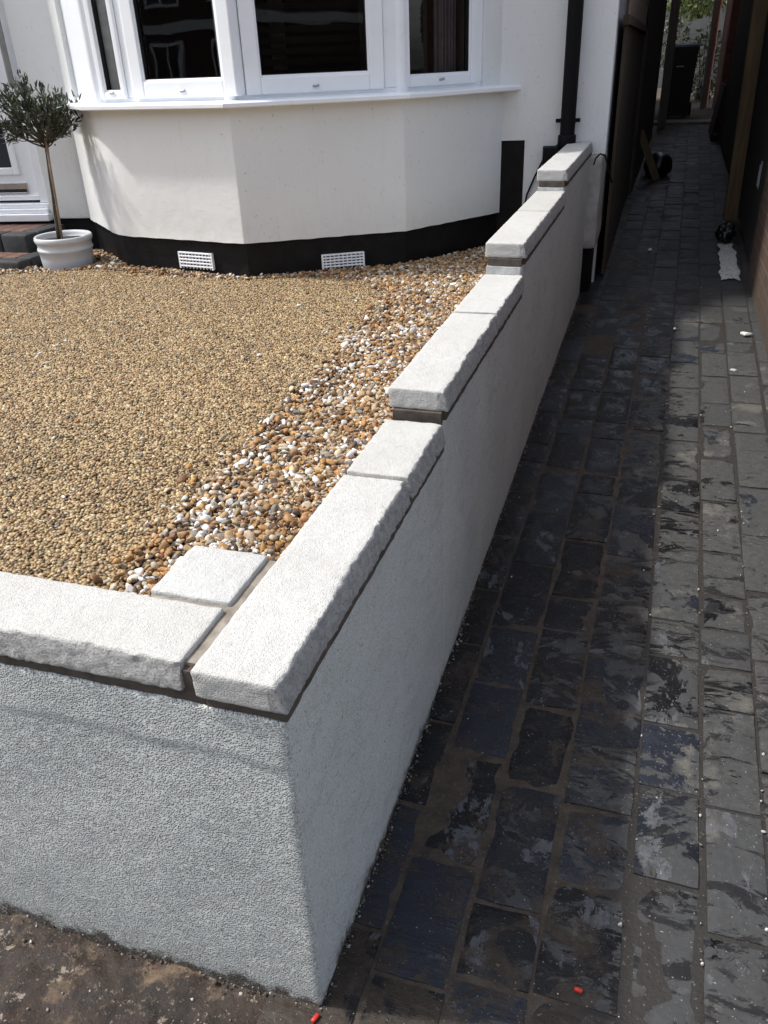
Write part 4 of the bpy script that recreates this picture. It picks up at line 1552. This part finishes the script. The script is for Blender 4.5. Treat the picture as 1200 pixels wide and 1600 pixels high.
def blob(name, c, rx, ry, rz, mat, label, cat, seed, amp=.2):
    mb = MB()
    import bmesh
    bm = bmesh.new()
    bmesh.ops.create_icosphere(bm, subdivisions=4, radius=1)
    vs = []
    for v in bm.verts:
        p = v.co
        k = 1 + amp * fract(*p, 1.6, seed, 4) + amp * .35 * abs(fract(p.x * 2, p.y * 2, p.z * .6, 3, seed + 2, 3))
        z = max(p.z * k, -.75)
        vs.append((c[0] + p.x * k * rx, c[1] + p.y * k * ry, c[2] + z * rz))
    mb.add(vs, [tuple(x.index for x in f.verts) for f in bm.faces])
    bm.free()
    return tag(obj(name, mb, mat, None, True, loc=c), label, cat)
blob('rubbish_bag', (.34, 8.85, .38), .14, .2, .13, M['bagplastic'], 'black rubbish bag slumped behind the leaning plank', 'bag', 3, .1)
blob('plastic_bag', (.885, 5.88, .255), .064, .10, .066, M['bagplastic'], 'crumpled black plastic lying at the foot of the timber post', 'bag', 8, .34)
# white mortar splash on the path
mb = MB()
nx_, ny_ = 26, 60
idx = {}
vs, f4 = [], []
for j in range(ny_):
    for i in range(nx_):
        u, v = i / (nx_ - 1), j / (ny_ - 1)
        yb_ = 4.88 + 1.12 * v
        x0_ = .822 + .022 * nz(0, v * 9, 0, 1, 3) + .03 * v
        x1_ = .945 + .03 * nz(5, v * 7, 0, 1, 3)
        vs.append((x0_ + (x1_ - x0_) * u, yb_ + .05 * nz(u * 5, 0, 3, 1, 2) * (1 - v), zg(yb_) + .0045 + .004 * max(0, 1 - abs(2 * u - 1) ** 4) * (1 + .7 * nz(u * 6, v * 20, 0, 1, 1))))
for j in range(ny_ - 1):
    for i in range(nx_ - 1):
        f4.append((j * nx_ + i, j * nx_ + i + 1, (j + 1) * nx_ + i + 1, (j + 1) * nx_ + i))
mb.add(vs, f4)
o = obj('mortar_splash', mb, M['splash'], None, True)
tag(o, 'hardened white mortar spill on the dark paving by the gate', 'mortar spill')
# stone chips
def chip(x, y, s, label, cat='stone', mat='chip', rz=0.0, dims=(1.2, .8, .6)):
    mb = MB()
    v = ICO2.copy()
    for _ in range(9):
        d_ = RNG.normal(size=3); d_ /= np.linalg.norm(d_)
        v -= np.outer(np.maximum(v @ d_ - RNG.uniform(.4, .75), 0), d_)
    v = v * np.array(dims) * s
    z = zg(y)
    mb.add([(x + p[0] * math.cos(rz) - p[1] * math.sin(rz), y + p[0] * math.sin(rz) + p[1] * math.cos(rz), z + p[2] + s * .35) for p in v], [tuple(int(i) for i in f) for f in ICOF2])
    return tag(obj('stone_chip' if mat == 'chip' else 'plastic_plug', mb, M[mat], None, False, loc=(x, y, z)), label, cat)
chip(.911, 3.81, .030, 'large white stone chip lying near the brick wall', rz=.2)
chip(.823, 3.29, .016, 'small white flake of stone on a paver joint nearer than the large chip', rz=.1, dims=(1.4, .6, .4))
chip(.371, 5.59, .024, 'white chip lying alone on the far dark paving', rz=.9)
chip(.553, 3.86, .012, 'tiny white chip wedged in a middle paving joint', rz=1.4)
def plug(x, y, L, ang, label):
    mb = MB()
    z = zg(y) + .006
    dx, dy = math.cos(ang) * L / 2, math.sin(ang) * L / 2
    mb.tube([(x - dx, y - dy, z), (x - dx * .5, y - dy * .5, z), (x + dx * .8, y + dy * .8, z), (x + dx, y + dy, z)], [.0035, .0042, .0042, .0032], 10)
    tag(obj('wall_plug', mb, M['redplastic'], None, True, loc=(x, y, z)), label, 'wall plug')
plug(.415, .164, .014, -.1, 'small red plastic wall plug dropped on the wet pavers')
plug(-.016, -.012, .016, 1.2, 'small red plastic wall plug lying at the wall corner')
# scattered crumbs on the paving and in the mud
n = 330
xx = RNG.uniform(.0, .98, n); yy = RNG.uniform(-.1, 9, n) ** 1
yy[:200] = RNG.uniform(-.3, 3, 200)
xj = np.array([.484, .622, .748]); k = RNG.random(n) < .45
xx[k] = xj[RNG.integers(0, 3, k.sum())] + .016 * yy[k] + RNG.normal(0, .006, k.sum())
P = np.stack([xx, yy, np.array([zg(y) for y in yy]) + .002], 1)
n3 = 500
P3 = np.stack([RNG.uniform(-1.2, .5, n3), RNG.uniform(-.5, .02, n3), np.zeros(n3)], 1)
P3[:, 2] = [mudz(p[0], p[1]) + .002 for p in P3]
P = np.concatenate([P, P3])
s = RNG.lognormal(np.log(.0016), .5, len(P)).clip(.0008, .0045)[:, None]
cc = np.array([(.38, .36, .33), (.26, .23, .19), (.12, .085, .06), (.5, .48, .45), (.16, .13, .11)])[RNG.integers(0, 5, len(P))]
o = stones('debris', P, s * RNG.uniform(.5, 1.4, (len(P), 3)), cc, M['crumbcol'], .8, False, False, .35)
tag(o, 'scattered grit and mortar crumbs over the paving and mud', None, kind='stuff')

# ------------------------------------------------------------------ wheelie bin and the far end
BIN = thing('wheelie_bin', (.5, 14.3, .5), 'black wheelie bin with a shiny lid at the end of the alley', 'bin')
BX, BY, BZ = .475, 14.05, .49
mb = MB()
b0 = [(-.19, .03), (.19, .03), (.19, .42), (-.19, .42)]
t0 = [(-.235, 0), (.235, 0), (.235, .5), (-.235, .5)]
lv = []
for k, z in enumerate((0.02, .04, .5, .85, .90, .901, .97)):
    u = z / .97
    ex = .012 if z > .9 else 0
    for (a, b) in zip(b0, t0):
        x = a[0] + (b[0] - a[0]) * u; y = a[1] + (b[1] - a[1]) * u
        lv.append((BX + x + (ex if x > 0 else -ex), BY + y + (ex if y > .2 else -ex), BZ + z))
f5 = [(L * 4 + i, L * 4 + (i + 1) % 4, L * 4 + 4 + (i + 1) % 4, L * 4 + 4 + i) for L in range(6) for i in range(4)] + [(3, 2, 1, 0), (24, 25, 26, 27)]
mb.add(lv, f5)
obj('bin_body', mb, M['bindark'], BIN)
mb = MB()
mb.box((BX - .245, BY - .03, BZ + .972), (BX + .245, BY + .50, BZ + 1.0), .01)
mb.box((BX - .16, BY + .02, BZ + 1.0005), (BX + .16, BY + .45, BZ + 1.012), .005)
obj('lid', mb, M['lidblue'], BIN, smooth='auto')
mb = MB()
mb.tube([(BX - .22, BY + .56, BZ + .96), (BX + .22, BY + .56, BZ + .96)], .014, 12)
for s in (-.2, .2):
    mb.box((BX + s - .02, BY + .48, BZ + .93), (BX + s + .02, BY + .575, BZ + 1.02), .006)
obj('handle', mb, M['lidblue'], BIN, smooth='auto')
for s in (-.235, .205):
    mb = MB()
    mb.tube([(BX + s, BY + .46, BZ + .1), (BX + s + .035, BY + .46, BZ + .1)], .1, 24)
    obj('wheel', mb, M['blackplastic'], BIN, smooth='auto')
mb = MB()
mb.box((BX - .06, BY + .004, BZ + .70), (BX + .05, BY + .02, BZ + .715), .002)
obj('label_strip', mb, M['steel'], BIN)
mb = MB()
mb.box((-3, 23, .4), (4, 23.2, 3.4), .01)
o = obj('garden_wall', mb, M['greyrender'], None, loc=(.5, 23.1, .5))
tag(o, 'plain pale grey wall closing the far end of the alley', 'wall')
def bush(name, c, rx, ry, rz, n, label, pal, ln=(.05, .10), cat='bush'):
    sp = []
    for _ in range(n):
        v = RNG.normal(size=3); v /= np.linalg.norm(v)
        r = RNG.uniform(.45, 1) ** .5 * (1 + .25 * nz(*(v * 2), 1.2, 4))
        p = np.array(c) + v * np.array([rx, ry, rz]) * r
        sp.append((p, v + RNG.normal(0, .6, 3)))
    r_ = thing(name, (c[0], c[1], c[2] - rz), label, cat)
    leaves('leaves', sp, r_, ln, (ln[0] * .45, ln[1] * .5), pal)
    m = MB()
    for k in range(14):
        a = RNG.normal(size=3); a[2] = abs(a[2]) + .4; a /= np.linalg.norm(a)
        q = Vector(c) + Vector(a * np.array([rx, ry, rz]) * .7)
        b = Vector((c[0] + random.gauss(0, .05), c[1], max(c[2] - rz, .55)))
        m.tube([b, b.lerp(q, .5) + Vector((0, 0, .05)), q], [.014, .01, .004], 6)
    obj('stem', m, M['bark'], r_)
    return r_
G1 = [(.10, .15, .03), (.16, .21, .05), (.07, .11, .025), (.22, .26, .07)]
bush('bush', (.75, 20.5, 2.75), .85, .8, .78, 3200, 'bright green leafy shrub overhanging the far wall', G1, (.07, .13))
bush('bush', (.95, 18.0, 1.15), .34, .9, .62, 1300, 'low dark ivy plant growing beside the wheelie bin', [(.04, .06, .02), (.07, .09, .03), (.10, .11, .05)], (.05, .09))
bush('bush', (.22, 21.5, 1.55), .45, .5, .55, 900, 'dark low shrub growing against the far grey wall', [(.03, .045, .018), (.05, .06, .025)], (.05, .1))

# ------------------------------------------------------------------ terrace across the street, mirrored in the panes
OH = thing('house', (-4, -17, -.17), 'brick terraced house with white windows across the street', 'house')
mb = MB()
mb.box((-48, -20, -.17), (60, -16, 5.6))
obj('wall', mb, M['brick'], OH)
mb = MB()
mb.box((-48, -15.999, 2.55), (60, -15.93, 2.85))
obj('string_course', mb, M['house'], OH)
for x in range(-44, -9, 3):
    for z in (.8, 3.3):
        mb = MB()
        frame_ring(mb, (x, -16, 0), (-1, 0, 0), 0, 1.5, z, z + 1.5, .09, -.05, .06, .0)
        mb.box((x - .8, -15.99, z + .09), (x - .7, -15.95, z + 1.41))
        w_ = obj('window', mb, M['upvc'], OH)
        mb = MB()
        mb.box((x - 1.41, -15.998, z + .09), (x - .09, -15.97, z + 1.41))
        obj('pane', mb, M['doorglass'], w_)
mb = MB()
mb.add([(-48.4, -15.6, 5.5), (60.4, -15.6, 5.5), (60.4, -20.4, 5.5), (-48.4, -20.4, 5.5), (-48.4, -18, 7.8), (60.4, -18, 7.8)], [(0, 1, 5, 4), (2, 3, 4, 5), (1, 2, 5), (3, 0, 4), (0, 3, 2, 1)])
obj('roof', mb, M['rooftile'], OH)
